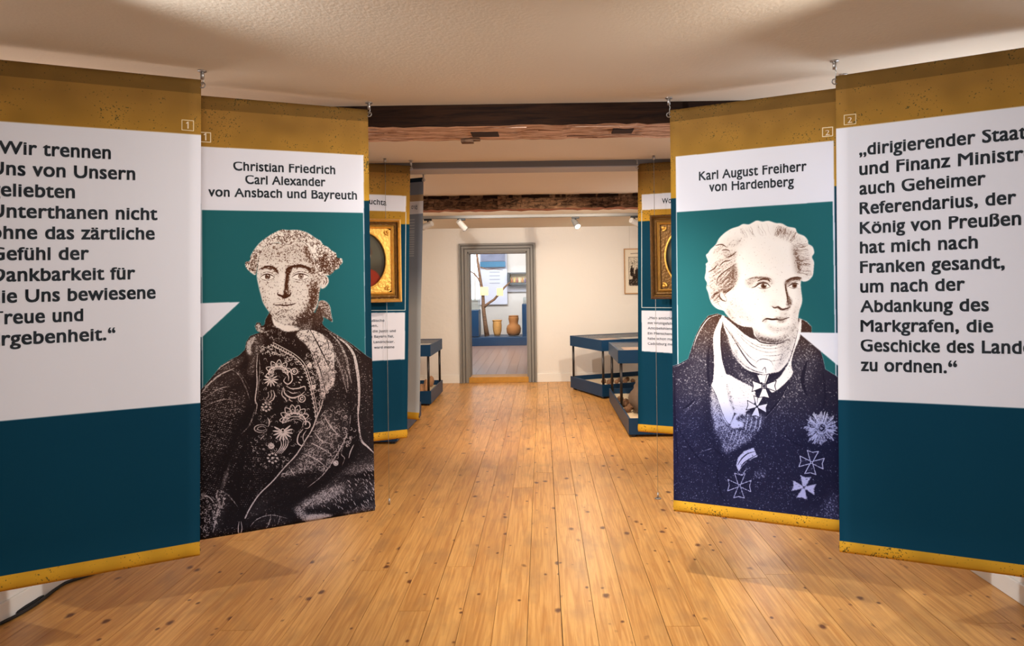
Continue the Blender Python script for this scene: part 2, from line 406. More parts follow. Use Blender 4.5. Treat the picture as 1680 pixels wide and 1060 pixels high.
# windows of the side walls (out of the frame, they light the room)
def window(name, axis, pos, a0, a1, z0, z1, strength, col=(0.8, 0.9, 1.0, 1)):
    r = S(bpy.data.objects.new(name, None)); COL.objects.link(r)
    def q(lo_a, lo_z, hi_a, hi_z, d0, d1, nm, m):
        if axis == 'x': lo, hi = (min(pos + d0, pos + d1), lo_a, lo_z), (max(pos + d0, pos + d1), hi_a, hi_z)
        else: lo, hi = (lo_a, min(pos + d0, pos + d1), lo_z), (hi_a, max(pos + d0, pos + d1), hi_z)
        return box(nm, lo, hi, m, r)
    s = -1 if pos > 0 else 1
    q(a0, z0, a1, z1, 0.0, 0.008 * s, 'pane', emis(name + '_daylight', col, strength))
    w = 0.05
    q(a0 - w, z0 - w, a1 + w, z0, 0, 0.04 * s, 'window_frame', M['white']); q(a0 - w, z1, a1 + w, z1 + w, 0, 0.04 * s, 'window_frame', M['white'])
    q(a0 - w, z0, a0, z1, 0, 0.04 * s, 'window_frame', M['white']); q(a1, z0, a1 + w, z1, 0, 0.04 * s, 'window_frame', M['white'])
    q((a0 + a1) / 2 - 0.02, z0, (a0 + a1) / 2 + 0.02, z1, 0.008 * s, 0.035 * s, 'muntin', M['white'])
window('window_1', 'x', XR, 2.5, 3.5, 0.95, 2.1, 5.5, (0.78, 0.86, 1.0, 1))
window('window_2', 'x', XL, 2.5, 3.5, 0.95, 2.1, 2.2, (1.0, 0.85, 0.8, 1))
window('window_3', 'x', XR, 6.3, 7.4, 0.95, 2.0, 4.5, (0.85, 0.9, 1.0, 1))
window('window_4', 'x', XL, 7.0, 8.0, 0.95, 2.0, 2.5, (0.95, 0.92, 0.9, 1))

# beams and rails under the ceiling
def beam(name, y0, y1, zb, m_front, m_under, label, amp=0.006, seed=1, zfun=None):
    rd = random.Random(seed)
    r = thing(name, label, 'beam', (0, y0, zb)); n = 90
    bm = bmesh.new(); A = []; B = []; C = []; D = []
    for i in range(n + 1):
        X = XL + (XR - XL) * i / n
        j = lambda a: rd.uniform(-a, a)
        dz = (zfun(X) if zfun else 0)
        A.append(bm.verts.new((X, 0, CEIL - zb))); B.append(bm.verts.new((X, j(amp * .6), dz + j(amp))))
        C.append(bm.verts.new((X, y1 - y0 + j(amp), dz + j(amp)))); D.append(bm.verts.new((X, y1 - y0, CEIL - zb)))
    for i in range(n):
        f = bm.faces.new((A[i], A[i + 1], B[i + 1], B[i])); f.material_index = 0
        f = bm.faces.new((B[i], B[i + 1], C[i + 1], C[i])); f.material_index = 1
        f = bm.faces.new((C[i], C[i + 1], D[i + 1], D[i])); f.material_index = 0
    bm.faces.new((A[0], B[0], C[0], D[0])); bm.faces.new((A[-1], D[-1], C[-1], B[-1]))
    o = obj('timber', bm, m_front, r); o.data.materials.append(m_under)
    return r
by0 = 3.335; bz = P(860, 205.5, by0).z
b1 = beam('ceiling_beam', by0, 3.66, bz, M['beam_dark'], M['beam_bare'], 'dark timber beam nearest the camera with pale weathered underside', 0.004, 3)
def on_b1(name, u0, u1, v0, v1, y, dy, m, z0=None, z1=None):
    a = P(u0, v1, y); b_ = P(u1, v0, y)
    return box(name, (a.x, y - by0, a.z - bz if z0 is None else z0), (b_.x, y - by0 + dy, b_.z - bz if z1 is None else z1), m, b1, 0.002)
M['notch'] = mat('dark_mortise', srgb(44, 24, 14), 0.9)
on_b1('mortise', 772, 817, 214, 222, 3.46, 0.10, M['notch'], -0.0065, 0.004)
on_b1('mortise', 1006, 1040, 211, 218, 3.44, 0.09, M['notch'], -0.0065, 0.004)
on_b1('wooden_peg', 756, 776, 227, 235, 3.60, 0.05, M['beam_old'], -0.022, 0.002)
on_b1('wooden_peg', 776, 787, 227, 232, 3.60, 0.04, M['beam_old'], -0.012, 0.002)
# splintered strips under the first beam
rd = random.Random(5)
bm = bmesh.new()
for i in range(70):
    X = rd.uniform(XL + 0.2, XR - 0.3); w = rd.uniform(0.04, 0.28); y = rd.uniform(0.02, 0.30); h = rd.uniform(0.0, 0.0008)
    bx(bm, (X, y, -h - 0.003), (X + w, y + rd.uniform(0.006, 0.02), 0.0))
splin = obj('splinter_strips', bm, M['beam_bare'], b1); splin['kind'] = 'stuff'

by2 = 6.72; bz2 = P(860, 342.5, by2).z
b2 = beam('ceiling_beam', by2, 6.92, bz2, M['beam_old'], mat('orange_beam_underside', srgb(150, 82, 36), 0.7, vary=0.2, vscale=8), 'rough hewn brown beam in the middle of the room before the track spotlights', 0.006, 9)
# adze cuts and split shelf on the front of the second beam
bm = bmesh.new(); rd = random.Random(8); X = XL + 0.3
while X < XR - 0.2:
    w = rd.uniform(0.03, 0.07); z0 = rd.uniform(0.012, 0.03); z1 = rd.uniform(0.085, 0.105)
    if not (-0.46 < X < -0.32): bx(bm, (X, -0.006 - rd.random() * 0.012, z0), (X + w - 0.008, 0.002, (z0 + z1) / 2 - 0.002)); bx(bm, (X + 0.01, -0.004 - rd.random() * 0.012, (z0 + z1) / 2 + 0.002), (X + w, 0.002, z1))
    X += w
o = obj('hewn_facets', bm, M['beam_old'], b2); o['kind'] = 'stuff'
a, c = P(817, 343, by2), P(830, 320, by2)
box('tenon_block', (a.x, -0.05, 0.0), (c.x, 0.0, CEIL - bz2 - 0.005), M['beam_old'], b2, 0.003)
bm = bmesh.new(); rd = random.Random(18)
for i in range(60):
    X = rd.uniform(XL + 0.3, XR - 0.3); w = rd.uniform(0.03, 0.12)
    bx(bm, (X, -0.015 - rd.random() * 0.02, CEIL - bz2 - 0.022 - rd.random() * 0.008), (X + w, 0.0, CEIL - bz2 - 0.002))
o = obj('splintered_ledge', bm, M['beam_dark'], b2); o['kind'] = 'stuff'

r1 = thing('ceiling_rail', 'grey flat steel rail across the ceiling behind the first beam', 'rail', (0, 4.88, CEIL))
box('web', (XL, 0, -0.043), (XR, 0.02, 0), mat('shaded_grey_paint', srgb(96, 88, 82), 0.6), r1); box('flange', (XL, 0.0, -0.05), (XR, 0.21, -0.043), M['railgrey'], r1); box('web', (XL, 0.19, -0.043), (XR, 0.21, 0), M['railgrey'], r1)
ry2 = 8.6
r2 = thing('lighting_track', 'slim grey lighting track carrying the spotlights near the far wall', 'lighting track', (0, ry2, CEIL))
box('track_profile', (XL, 0, -0.034), (XR, 0.04, 0), M['grey'], r2, 0.002); box('track_slot', (XL, 0.012, -0.037), (XR, 0.028, -0.034), M['black'], r2)

def spotlight(u, v, aim, label, bodycol, lit=False, power=0, L=0.15, col=WARM2):
    p0 = P(u, v, ry2 + 0.02); p0.z = CEIL - 0.037
    t = thing('track_spotlight', label, 'spotlight', p0, 0, 'spotlights on the far lighting track')
    box('adapter', (-0.05, -0.014, -0.022), (0.05, 0.014, 0.0), M['black'], t, 0.003)
    tub('stem', [(0, 0, -0.02), (0, 0, -0.05)], 0.010, M['black'], t)
    d = Vector(aim).normalized(); c = Vector((0, 0, -0.075))
    bm = bmesh.new(); tube(bm, [c - d * L * .45, c - d * L * .44, c + d * L * .5, c + d * L * .52], [0.026, 0.034, 0.040, 0.040], 16)
    h = obj('lamp_housing', bm, bodycol, t, False)
    tub('lamp_rim', [c + d * L * .50, c + d * L * .56], 0.043, M['grey'], t, 16)
    tub('lens', [c + d * L * .555, c + d * L * .57], 0.034, emis('lit_lens', (1, 0.86, 0.7, 1), 14) if lit else M['white'], t, 16)
    if power: spot('track_lamp', p0 + c + d * (L * .62), p0 + c + d * 2, power, col, 95, 0.8, 0.03)
M['fixture'] = mat('light_grey_enamel', srgb(205, 200, 192), 0.4); M['fixture2'] = mat('mid_grey_enamel', srgb(120, 116, 112), 0.4)
spotlight(757, 366, (0.55, 0.5, -0.65), 'pale spotlight left of centre on the far track, tilted down to the right', M['fixture'], False, 60)
spotlight(944, 363, (0.35, -0.62, -0.7), 'grey spotlight with glowing lamp right of centre on the far track', M['fixture2'], True, 85, 0.13, WARM)
spotlight(702, 362, (-0.85, 0.45, -0.25), 'white spotlight on the far track beside the grey banner', M['fixture'], False, 50)
spotlight(1041, 360, (0.75, 0.55, -0.3), 'white spotlight on the far track beside the right gold-topped banner', M['fixture'], False, 60)

# ------------------------------------------------------------------ banners
def textmesh(body, bold=0.012, heavy=0.0):
    cu = bpy.data.curves.new('t', 'FONT'); cu.body = body; cu.size = 1.0; cu.offset = 0.0; cu.resolution_u = 4; cu.space_character = 1.03
    o = bpy.data.objects.new('t', cu); COL.objects.link(o)
    dg = bpy.context.evaluated_depsgraph_get(); e = o.evaluated_get(dg); me = e.to_mesh()
    vs = np.array([v.co[:2] for v in me.vertices]) if len(me.vertices) else np.zeros((0, 2))
    fs = [tuple(p.vertices) for p in me.polygons]
    if len(vs):
        # taller small letters: the x-height of the built-in face is raised, capitals keep their height
        X0, X1, CP = 0.46, 0.56, 0.72
        y = vs[:, 1]; vs[:, 1] = np.where(y < 0, y, np.where(y < X0, y * X1 / X0, np.where(y < CP, X1 + (y - X0) * (CP - X1) / (CP - X0), y)))
        if heavy:
            n = len(vs); d = heavy
            sh = [(-d, -d * .9), (d, -d * .9), (d, d * .9), (-d, d * .9)]
            vs = np.concatenate([vs + np.array(k) for k in sh]); fs = [tuple(i + n * k for i in f) for k in range(4) for f in fs]
    e.to_mesh_clear(); bpy.data.objects.remove(o); bpy.data.curves.remove(cu)
    return vs, fs

class Banner:
    def __init__(s, name, label, quad, Ys, draw, group, res=(720, 1840), wave=0.004, phase=0.0, pocket=True, bottom_bar=True, seed=1):
        """quad: TL TR BR BL in photograph pixels; Ys: depth of the left and of the right edge"""
        s.quad = quad
        Yl, Yr = Ys
        s.c = [P(*quad[0], Yl), P(*quad[1], Yr), P(*quad[2], Yr), P(*quad[3], Yl)]
        s.H = homog(quad, [(0, 1), (1, 1), (1, 0), (0, 0)])
        s.wave, s.phase = wave, phase
        e1 = s.c[2] - s.c[3]; e2 = s.c[0] - s.c[3]
        s.n = e1.cross(e2).normalized()
        if s.n.y > 0: s.n = -s.n
        s.w = e1.length; s.h = e2.length
        base = (s.c[2] + s.c[3]) / 2
        s.base = Vector((base.x, base.y, base.z))
        s.root = thing(name, label, 'banner', s.base, 0, group)
        cv = Canvas(quad, *res); draw(cv); s.cv = cv
        s.m = print_mat(name + '_print', cv.image(name + '_print'), 0.10)
        nu, nv = 16, 64; bm = bmesh.new(); uvl = bm.loops.layers.uv.new('UVMap'); G = []
        for j in range(nv + 1):
            v = j / nv
            if j < 5: v = (0, 0.006, 0.014, 0.022, 0.028)[j]
            if j > nv - 3: v = (0.978, 0.99, 1.0)[j - nv + 2]
            G.append([(bm.verts.new(s.pos(i / nu, v)), i / nu, v) for i in range(nu + 1)])
        for j in range(nv):
            for i in range(nu):
                q = (G[j][i], G[j][i + 1], G[j + 1][i + 1], G[j + 1][i])
                f = bm.faces.new([a[0] for a in q])
                for lp, a in zip(f.loops, q): lp[uvl].uv = (a[1], a[2])
        me = bpy.data.meshes.new('printed_sheet'); bm.normal_update(); bm.to_mesh(me); bm.free()
        sh = link_mesh('printed_sheet', me, s.m, s.root, True)
        md = sh.modifiers.new('thickness', 'SOLIDIFY'); md.thickness = 0.0012; md.offset = 0
        # rods in the top and the bottom hem
        for v, nm in ((0.988, 'top_rod'), (0.012, 'bottom_rod')):
            a = s.pos(-0.003, v, -0.0075); b_ = s.pos(1.003, v, -0.0075)
            tub(nm, [a, b_], 0.0055, M['steel'] if nm == 'top_rod' else M['black'], s.root, 10)
        for u in (0.0, 1.0):
            t = s.pos(u + (0.004 if u == 0 else 0.006) * (1 if u else -1), 0.988)
            top = Vector((t.x, t.y, CEIL - s.base.z))
            hk = tub('ceiling_hook', [top, top - Vector((0, 0, 0.035))], 0.0075, M['steel'], s.root, 10)
            tub('hook_plate', [top, top - Vector((0, 0, 0.004))], 0.017, M['steel'], hk, 12)
            tub('hanging_wire', [top - Vector((0, 0, 0.03)), (top + t) / 2 + Vector((0.006, 0, -0.004)), t], 0.0018, M['wire'], hk, 6)
            bm = bmesh.new(); rr = 0.011; ring = [t + Vector((math.cos(q) * rr, 0, math.sin(q) * rr)) for q in [k * math.pi / 5 for k in range(11)]]
            tube(bm, ring, 0.0028, 6, False); obj('wire_ring', bm, M['steel'], hk, True)
    def pos(s, u, v, off=0.0):
        tl, tr, br, bl = s.c
        p = bl * (1 - u) * (1 - v) + br * u * (1 - v) + tr * u * v + tl * (1 - u) * v
        w = s.wave * (math.sin(u * 7.2 + s.phase + v * 1.7) * (0.5 + 0.5 * math.sin(v * 3.1)) + 0.45 * math.sin(v * 9 + u * 3 + s.phase))
        w *= min(1.0, max(0.0, (v - 0.03) / 0.08)) * min(1.0, max(0.0, (0.976 - v) / 0.08))
        if v < 0.03: w += 0.011 * math.sin(math.pi * v / 0.03)
        if v > 0.976: w += 0.006 * math.sin(math.pi * (1 - v) / 0.024)
        return p + s.n * (w + off) - s.base
    def text(s, name, lines, size_m, m, bold=0.012, mirror=False, label=None, yscale=1.0):
        """lines: (string, (x, baseline y) of its start, (x, y) of its end, fitted part of the string or None)"""
        for st, a, b_, part in lines:
            ua = happly(s.H, [a])[0]; ub = happly(s.H, [b_])[0]
            vs, fs = textmesh(st, bold, bold)
            if not len(vs): continue
            ref = textmesh(part, bold, bold)[0] if part else vs
            wref = ref[:, 0].max() - ref[:, 0].min(); x0 = vs[:, 0].min()
            sx = (ub[0] - ua[0]) / wref; sy = size_m / s.h * yscale; V = []
            for p in vs:
                u = ua[0] + (p[0] - x0) * sx; v = ua[1] + (u - ua[0]) / (ub[0] - ua[0]) * (ub[1] - ua[1]) + p[1] * sy
                V.append(s.pos(u, v, 0.0016))
            # the line is cut into its words, each an object
            gx = np.sort(np.array([vs[list(f), 0].min() for f in fs])); ends = np.sort(np.array([vs[list(f), 0].max() for f in fs]))
            iv = sorted((vs[list(f), 0].min(), vs[list(f), 0].max()) for f in fs); cuts = []; hi = iv[0][1]
            for a0_, b0_ in iv[1:]:
                if a0_ - hi > 0.135: cuts.append((a0_ + hi) / 2)
                hi = max(hi, b0_)
            groups_ = {}
            for f in fs: groups_.setdefault(sum(vs[f[0], 0] > c_ for c_ in cuts), []).append(f)
            for k_ in sorted(groups_):
                idx = {}; F2 = []
                for f in groups_[k_]: F2.append(tuple(idx.setdefault(i, len(idx)) for i in f))
                me = bpy.data.meshes.new(name); me.from_pydata([V[i] for i in idx], [], F2); me.update()
                o = link_mesh(name, me, m, s.root)
                if label: o['label'] = label

GOLD = (208, 156, 44); TEAL = (4, 60, 82); TEALP = (32, 98, 102); WHITE = (232, 231, 237); NAVY = (10, 56, 72)
def quadfill(cv, a, b, c, col, **k): pass
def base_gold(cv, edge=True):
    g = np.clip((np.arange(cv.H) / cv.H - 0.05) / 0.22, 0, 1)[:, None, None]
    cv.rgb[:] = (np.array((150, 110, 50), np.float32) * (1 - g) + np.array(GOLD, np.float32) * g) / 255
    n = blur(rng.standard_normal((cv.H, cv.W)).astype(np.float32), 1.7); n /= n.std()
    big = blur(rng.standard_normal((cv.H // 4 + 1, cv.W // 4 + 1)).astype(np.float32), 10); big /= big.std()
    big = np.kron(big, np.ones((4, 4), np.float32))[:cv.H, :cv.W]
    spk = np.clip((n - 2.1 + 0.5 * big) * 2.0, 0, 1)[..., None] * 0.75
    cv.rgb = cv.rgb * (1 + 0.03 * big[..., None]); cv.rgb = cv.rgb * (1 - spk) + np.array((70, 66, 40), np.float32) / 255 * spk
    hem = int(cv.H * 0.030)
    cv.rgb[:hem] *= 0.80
def below(cv, l, r, col, x0=-400, x1=3000, bottom=3000):
    """everything below the line through l and r"""
    s = (r[1] - l[1]) / (r[0] - l[0])
    q = cv.tx([l, r]); sl = (q[1][1] - q[0][1]) / (q[1][0] - q[0][0])
    yl = q[0][1] - q[0][0] * sl; yr = q[0][1] + (cv.W - q[0][0]) * sl
    yl = yr = (yl + yr) / 2 if abs(yl - yr) < cv.H * 0.02 else yl
    cv.color([(-5, yl), (cv.W + 5, yr), (cv.W + 5, cv.H + 5), (-5, cv.H + 5)], col, 0.6, raw=True)
def numbox(cv, x0, y0, x1, y1, sl):
    c = [(x0, y0), (x1, y0 + sl), (x1, y1 + sl), (x0, y1), (x0, y0)]
    cv.cstroke(c, 1.3, (240, 225, 190))

def draw_1L(cv):
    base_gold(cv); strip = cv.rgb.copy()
    below(cv, (0, 200), (328, 221), WHITE); below(cv, (0, 691), (328, 663), TEAL)
    q = int(cv.tx([(200, 911)])[0][1]); cv.rgb[q:] = strip[q:]
    numbox(cv, 298.5, 197, 317.5, 213.5, 1.6)
def draw_1R(cv):
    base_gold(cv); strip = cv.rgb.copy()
    below(cv, (1372, 211), (1680, 176), WHITE); below(cv, (1377, 658), (1680, 673), TEAL)
    q = int(cv.tx([(1378, 887)])[0][1]); cv.rgb[q:] = strip[q:]
    numbox(cv, 1385, 190, 1404, 206, -2.0)

def Zc(o, s):
    return lambda pts: [(o[0] + x / s, o[1] + y / s) for x, y in pts]

class Engraving:
    """tones (0 ink, 1 paper) painted softly inside a figure, then broken up into ink stipple"""
    def __init__(s, cv):
        s.cv = cv; s.T = np.ones((cv.H, cv.W), np.float32); s.A = np.zeros((cv.H, cv.W), np.float32); s.G = np.full((cv.H, cv.W), 0.55, np.float32); s.sd = 0.17; s.lat = 0.0; s.F = np.zeros((cv.H, cv.W), np.float32); s.ws = 1.22; s.ex = 1.5; s.fsd = 0.0
    def body(s, pts, tone, sm=True):
        p = smooth_pts(pts) if sm else pts
        r = s.cv.mask(p, 0.8)
        if r is None: return
        sl, m = r; s.A[sl] = np.maximum(s.A[sl], m); s.T[sl] = s.T[sl] * (1 - m) + tone * m
    def fill(s, pts, tone, bl=1.0, alpha=1.0, sm=True):
        p = smooth_pts(pts) if sm else pts
        r = s.cv.mask(p, bl * s.cv.k)
        if r is None: return
        sl, m = r; m = m * alpha; s.T[sl] = s.T[sl] * (1 - m) + tone * m
    def line(s, pts, w, tone, alpha=1.0, sm=True, taper=True):
        p = smooth_pts(pts, False, 5) if sm and len(pts) > 2 else np.asarray(pts, float)
        r = s.cv.strokemask(p, w * s.ws, taper)
        if r is None: return
        sl, m = r; m = m * alpha; s.T[sl] = s.T[sl] * (1 - m) + tone * m
    def grain(s, pts, g, bl=2.0):
        r = s.cv.mask(smooth_pts(pts), bl * s.cv.k)
        if r is None: return
        sl, m = r; s.G[sl] = s.G[sl] * (1 - m) + g * m
    def curls(s, pts, n, rad, lo, hi, seed, w=0.9):
        """little open loops scattered in an outline: hair curls, lace"""
        rd = random.Random(seed); P_ = np.array(smooth_pts(pts)); x0, y0 = P_.min(0); x1, y1 = P_.max(0)
        def inside(x, y):
            c = False; j = len(P_) - 1
            for i in range(len(P_)):
                if (P_[i][1] > y) != (P_[j][1] > y) and x < (P_[j][0] - P_[i][0]) * (y - P_[i][1]) / (P_[j][1] - P_[i][1]) + P_[i][0]: c = not c
                j = i
            return c
        k = 0; tries = 0
        while k < n and tries < n * 30:
            tries += 1
            x, y = rd.uniform(x0, x1), rd.uniform(y0, y1)
            if not inside(x, y): continue
            k += 1; a0 = rd.uniform(0, 6.28); r = rad * rd.uniform(0.6, 1.3); span = rd.uniform(2.4, 4.6)
            arc = [(x + r * math.cos(a0 + t * span / 6), y + r * math.sin(a0 + t * span / 6)) for t in range(7)]
            s.line(arc, w, rd.uniform(lo, hi), 0.9, sm=False)
    def dots(s, pts, n, r, lo, hi, seed):
        rd = random.Random(seed); P_ = np.array(pts, float); x0, y0 = P_.min(0); x1, y1 = P_.max(0); N = len(P_)
        cnt = 0; t = 0
        while cnt < n and t < n * 20:
            t += 1; x, y = rd.uniform(x0, x1), rd.uniform(y0, y1); c = False; j = N - 1
            for i in range(N):
                if (P_[i][1] > y) != (P_[j][1] > y) and x < (P_[j][0] - P_[i][0]) * (y - P_[i][1]) / (P_[j][1] - P_[i][1]) + P_[i][0]: c = not c
                j = i
            if not c: continue
            cnt += 1; s.line([(x, y), (x + r * 0.4, y + r * rd.uniform(-.6, .6))], r, rd.uniform(lo, hi), 0.9, sm=False, taper=False)
    def finish(s, ink, paper, soft=3.0, nsc=1.1):
        n = blur(rng.random((s.cv.H, s.cv.W)).astype(np.float32), nsc)
        s.T = np.where(s.T < 0.5, 0.5 * (np.maximum(s.T, 0) / 0.5) ** s.ex, s.T)
        n = (n - n.mean()) / n.std() * (s.sd + s.fsd * s.F) + 0.5
        if s.lat:
            Y_, X_ = np.mgrid[0:s.cv.H, 0:s.cv.W].astype(np.float32); wob = blur(rng.standard_normal((s.cv.H, s.cv.W)).astype(np.float32), 26); wob *= 5 / wob.std()
            n = n + s.lat * (1 - s.F) * np.sin((X_ * 0.80 + Y_ * 0.45 + wob) * 0.86) * np.sin((X_ * -0.50 + Y_ * 0.86 + wob) * 0.80)
        st = np.clip((s.T - n) * soft + 0.5, 0, 1)
        t = s.T * (1 - s.G) + st * s.G
        t = np.clip(t, 0, 1)[..., None]; a = s.A[..., None]
        H = s.cv.H; yy = np.linspace(0, 1, H, dtype=np.float32)[:, None, None]
        I = ink(yy); Pp = paper(yy)
        col = (I * (1 - t) + Pp * t) / 255
        s.cv.rgb = s.cv.rgb * (1 - a) + col * a
def ramp3(stops):
    def f(y):
        xs = [q[0] for q in stops]
        return np.concatenate([np.interp(y, xs, [q[1][c] for q in stops]).astype(np.float32) for c in range(3)], axis=2)
    return f

ZA = Zc((385, 360), 5.3); ZB = Zc((325, 520), 5.889); ZCc = Zc((465, 520), 5.889); ZD = Zc((325, 690), 5.3); ZE = Zc((465, 690), 5.58)
ZI = Zc((320, 500), 2.65); ZF = Zc((1140, 355), 5.048); ZG = Zc((1100, 540), 6.627); ZH = Zc((1240, 540), 6.627); ZJ = Zc((1090, 500), 2.65)

def petals(e, c, r0, r1, a0, a1, n, w, tone, hollow=True):
    """a fan of looped petals, as in embroidered silk"""
    for k in range(n):
        a = math.radians(a0 + (a1 - a0) * k / max(1, n - 1)); d = (math.cos(a), -math.sin(a)); q = (-d[1], d[0]); h = (r1 - r0) * 0.28
        P_ = lambda r, s: (c[0] + d[0] * r + q[0] * s, c[1] + d[1] * r + q[1] * s)
        if hollow: e.line([P_(r0, -h * .3), P_(r0 + (r1 - r0) * .55, -h), P_(r1, 0), P_(r0 + (r1 - r0) * .55, h), P_(r0, h * .3)], w, tone, taper=False)
        else: e.line([P_(r0, 0), P_(r0 + (r1 - r0) * .5, 0), P_(r1, 0)], w * 2.0, tone)
def arc(c, r, a0, a1, ry=None, n=12):
    ry = ry or r
    return [(c[0] + r * math.cos(math.radians(a0 + (a1 - a0) * k / n)), c[1] - ry * math.sin(math.radians(a0 + (a1 - a0) * k / n))) for k in range(n + 1)]

def portrait_left(cv):
    # bow of the queue behind the neck
    e = Engraving(cv)
    e.body(ZA([(728, 690), (762, 675), (800, 690), (828, 730), (838, 790), (850, 862), (812, 842), (770, 820), (742, 800), (722, 760)]), 0.55)
    e.curls(ZA([(735, 700), (800, 700), (830, 780), (840, 850), (740, 800)]), 30, 1.6, 0.15, 0.3, 3)
    e.fill(ZA([(725, 760), (770, 765), (845, 860), (770, 830)]), 0.35, 1.5, 0.7)
    # ------------- coat silhouette
    coat = ZI([(322, 20), (305, 50), (302, 72), (290, 78), (283, 62), (268, 62), (260, 78), (268, 98), (282, 106), (262, 112), (240, 120), (222, 148), (217, 180), (190, 206), (150, 226), (112, 250), (86, 284), (58, 318), (30, 350), (-30, 400),
               (-40, 700), (-40, 1100), (400, 1080), (860, 1000), (850, 600), (850, 260), (775, 226), (750, 212), (720, 188), (690, 164), (655, 140), (615, 116), (584, 98), (556, 74), (540, 30), (440, -20)])
    e.body(coat, 0.10, False)
    # broad lights of the cloth
    L = e.fill
    L(ZI([(220, 150), (252, 120), (300, 110), (290, 190), (268, 250), (250, 300), (225, 280), (236, 230), (218, 190)]), 0.38, 3, 0.9)
    L(ZI([(226, 150), (252, 124), (262, 132), (244, 165), (246, 205), (226, 190)]), 0.72, 1.5, 0.8)
    L(ZI([(150, 230), (212, 208), (190, 250), (120, 290), (60, 360), (30, 380), (34, 352), (80, 300), (112, 256)]), 0.46, 5, 0.8)
    L(ZI([(60, 330), (130, 280), (185, 262), (210, 300), (150, 350), (80, 420), (30, 440), (28, 390)]), 0.30, 7, 0.9)
    L(ZI([(200, 330), (235, 380), (215, 450), (150, 470), (90, 500), (28, 520), (28, 430), (120, 400)]), 0.22, 8, 0.9)
    L(ZI([(28, 540), (120, 560), (130, 640), (28, 680)]), 0.17, 8, 0.9)
    # sleeve folds
    for a, w_, t in (([(28, 372), (60, 330), (110, 290), (170, 262)], 2.2, 0.75), ([(30, 400), (70, 372), (110, 350), (150, 340)], 1.8, 0.6), ([(28, 440), (80, 410), (150, 398), (205, 415)], 1.5, 0.55), ([(40, 330), (80, 285), (120, 250), (170, 222)], 1.4, 0.8),
                     ([(150, 262), (190, 290), (220, 345), (238, 400)], 1.6, 0.5), ([(180, 268), (215, 310), (240, 360)], 1.0, 0.45), ([(28, 480), (100, 450), (200, 440)], 1.4, 0.4), ([(28, 600), (80, 590), (130, 600)], 1.2, 0.4)):
        e.line(ZI(a), w_, t, 0.8)
    # woven dots of the sleeve
    rd = random.Random(12)
    for j in range(64):
        for i in range(22):
            x = 30 + i * 8.6 + (j % 2) * 4.2 + rd.uniform(-1.2, 1.2) - j * 0.4; y = 330 + j * 9.2 + i * 2.6 + rd.uniform(-1.2, 1.2)
            if x > 235 - max(0, (y - 520)) * 0.35 or y < 640 - x * 1.7 - 240 + 0: continue
            if rd.random() < 0.75: e.line(ZI([(x, y), (x + 3.2, y + rd.uniform(-1.5, 1.5))]), 0.85, rd.uniform(0.4, 0.8) * (1 if y < 620 else 0.75), 0.9, sm=False, taper=False)
    # dark inner line of the sleeve
    L(ZI([(200, 470), (262, 430), (255, 500), (200, 560), (150, 680), (120, 760), (100, 700), (140, 600)]), 0.05, 6, 0.9)
    L(ZI([(145, 690), (152, 660), (140, 760), (112, 800), (120, 750)]), 0.42, 1.5, 0.9)
    e.line(ZI([(262, 440), (250, 480), (232, 520), (200, 552)]), 2.0, 0.5, 0.8)
    # cuff and lace at the wrist
    e.line(ZI([(100, 800), (94, 830), (108, 860), (96, 900), (84, 960), (78, 985)]), 2.6, 0.85, 0.9); e.line(ZI([(100, 808), (130, 812), (160, 840), (190, 880)]), 1.6, 0.6, 0.8); e.line(ZI([(112, 820), (124, 835), (118, 868), (98, 872)]), 1.6, 0.75)
    L(ZI([(98, 800), (140, 812), (150, 850), (100, 990), (76, 990)]), 0.35, 4, 0.6)
    e.curls(ZI([(96, 806), (135, 815), (120, 880), (86, 965), (80, 900)]), 50, 1.8, 0.6, 0.95, 21, 0.8)
    e.curls(ZI([(26, 820), (80, 835), (90, 880), (70, 990), (26, 990)]), 90, 1.9, 0.5, 0.85, 22, 0.8)
    e.line(ZI([(28, 822), (60, 830), (84, 858)]), 1.6, 0.7)
    # ------------- waistcoat ground and its embroidery
    L(ZI([(268, 240), (300, 170), (360, 160), (470, 215), (500, 300), (528, 470), (430, 640), (330, 760), (250, 900), (200, 930), (180, 700), (230, 560), (264, 470), (262, 330)]), 0.07, 3, 0.95)
    rd = random.Random(5)
    for j in range(34):
        for i in range(20):
            x = 165 + i * 9 + (j % 2) * 4; y = 560 + j * 9.5
            if x > 440 - (y - 560) * 0.62 or x < 230 - (y - 540) * 0.12: continue
            if rd.random() < 0.7: e.line(ZI([(x, y), (x + 2, y + 1)]), 0.8, rd.uniform(0.25, 0.5), 0.9, sm=False, taper=False)
    W_ = 0.95
    # trims down both edges of the waistcoat
    for off, w_ in ((0, 1.0), (9, 1.0)):
        e.line(ZI([(330 + off, 158 - off), (380 + off, 185 - off), (430 + off, 212 - off * .7), (468 + off, 250 - off * .5), (492 + off, 310), (508 + off, 380), (520 + off, 440), (524 + off, 480)]), w_, 0.92, 1, taper=False)
    for k in range(26):
        t = k / 25; x = np.interp(t, [0, .3, .5, .75, 1], [338, 420, 474, 502, 524]); y = np.interp(t, [0, .3, .5, .75, 1], [160, 205, 258, 350, 472])
        e.line(ZI(arc((x, y), 4.5, 200, 420)), 0.9, 0.9, 1, taper=False)
    e.line(ZI([(272, 200), (268, 260), (270, 330), (262, 400), (270, 425), (262, 465)]), 1.6, 0.85, 0.9)
    e.line(ZI([(278, 210), (282, 262), (278, 320), (272, 400)]), 0.8, 0.7, 0.9)
    e.curls(ZI([(285, 165), (330, 160), (420, 215), (470, 250), (440, 260), (360, 210), (300, 205)]), 60, 2.0, 0.7, 1.0, 31, 0.8)
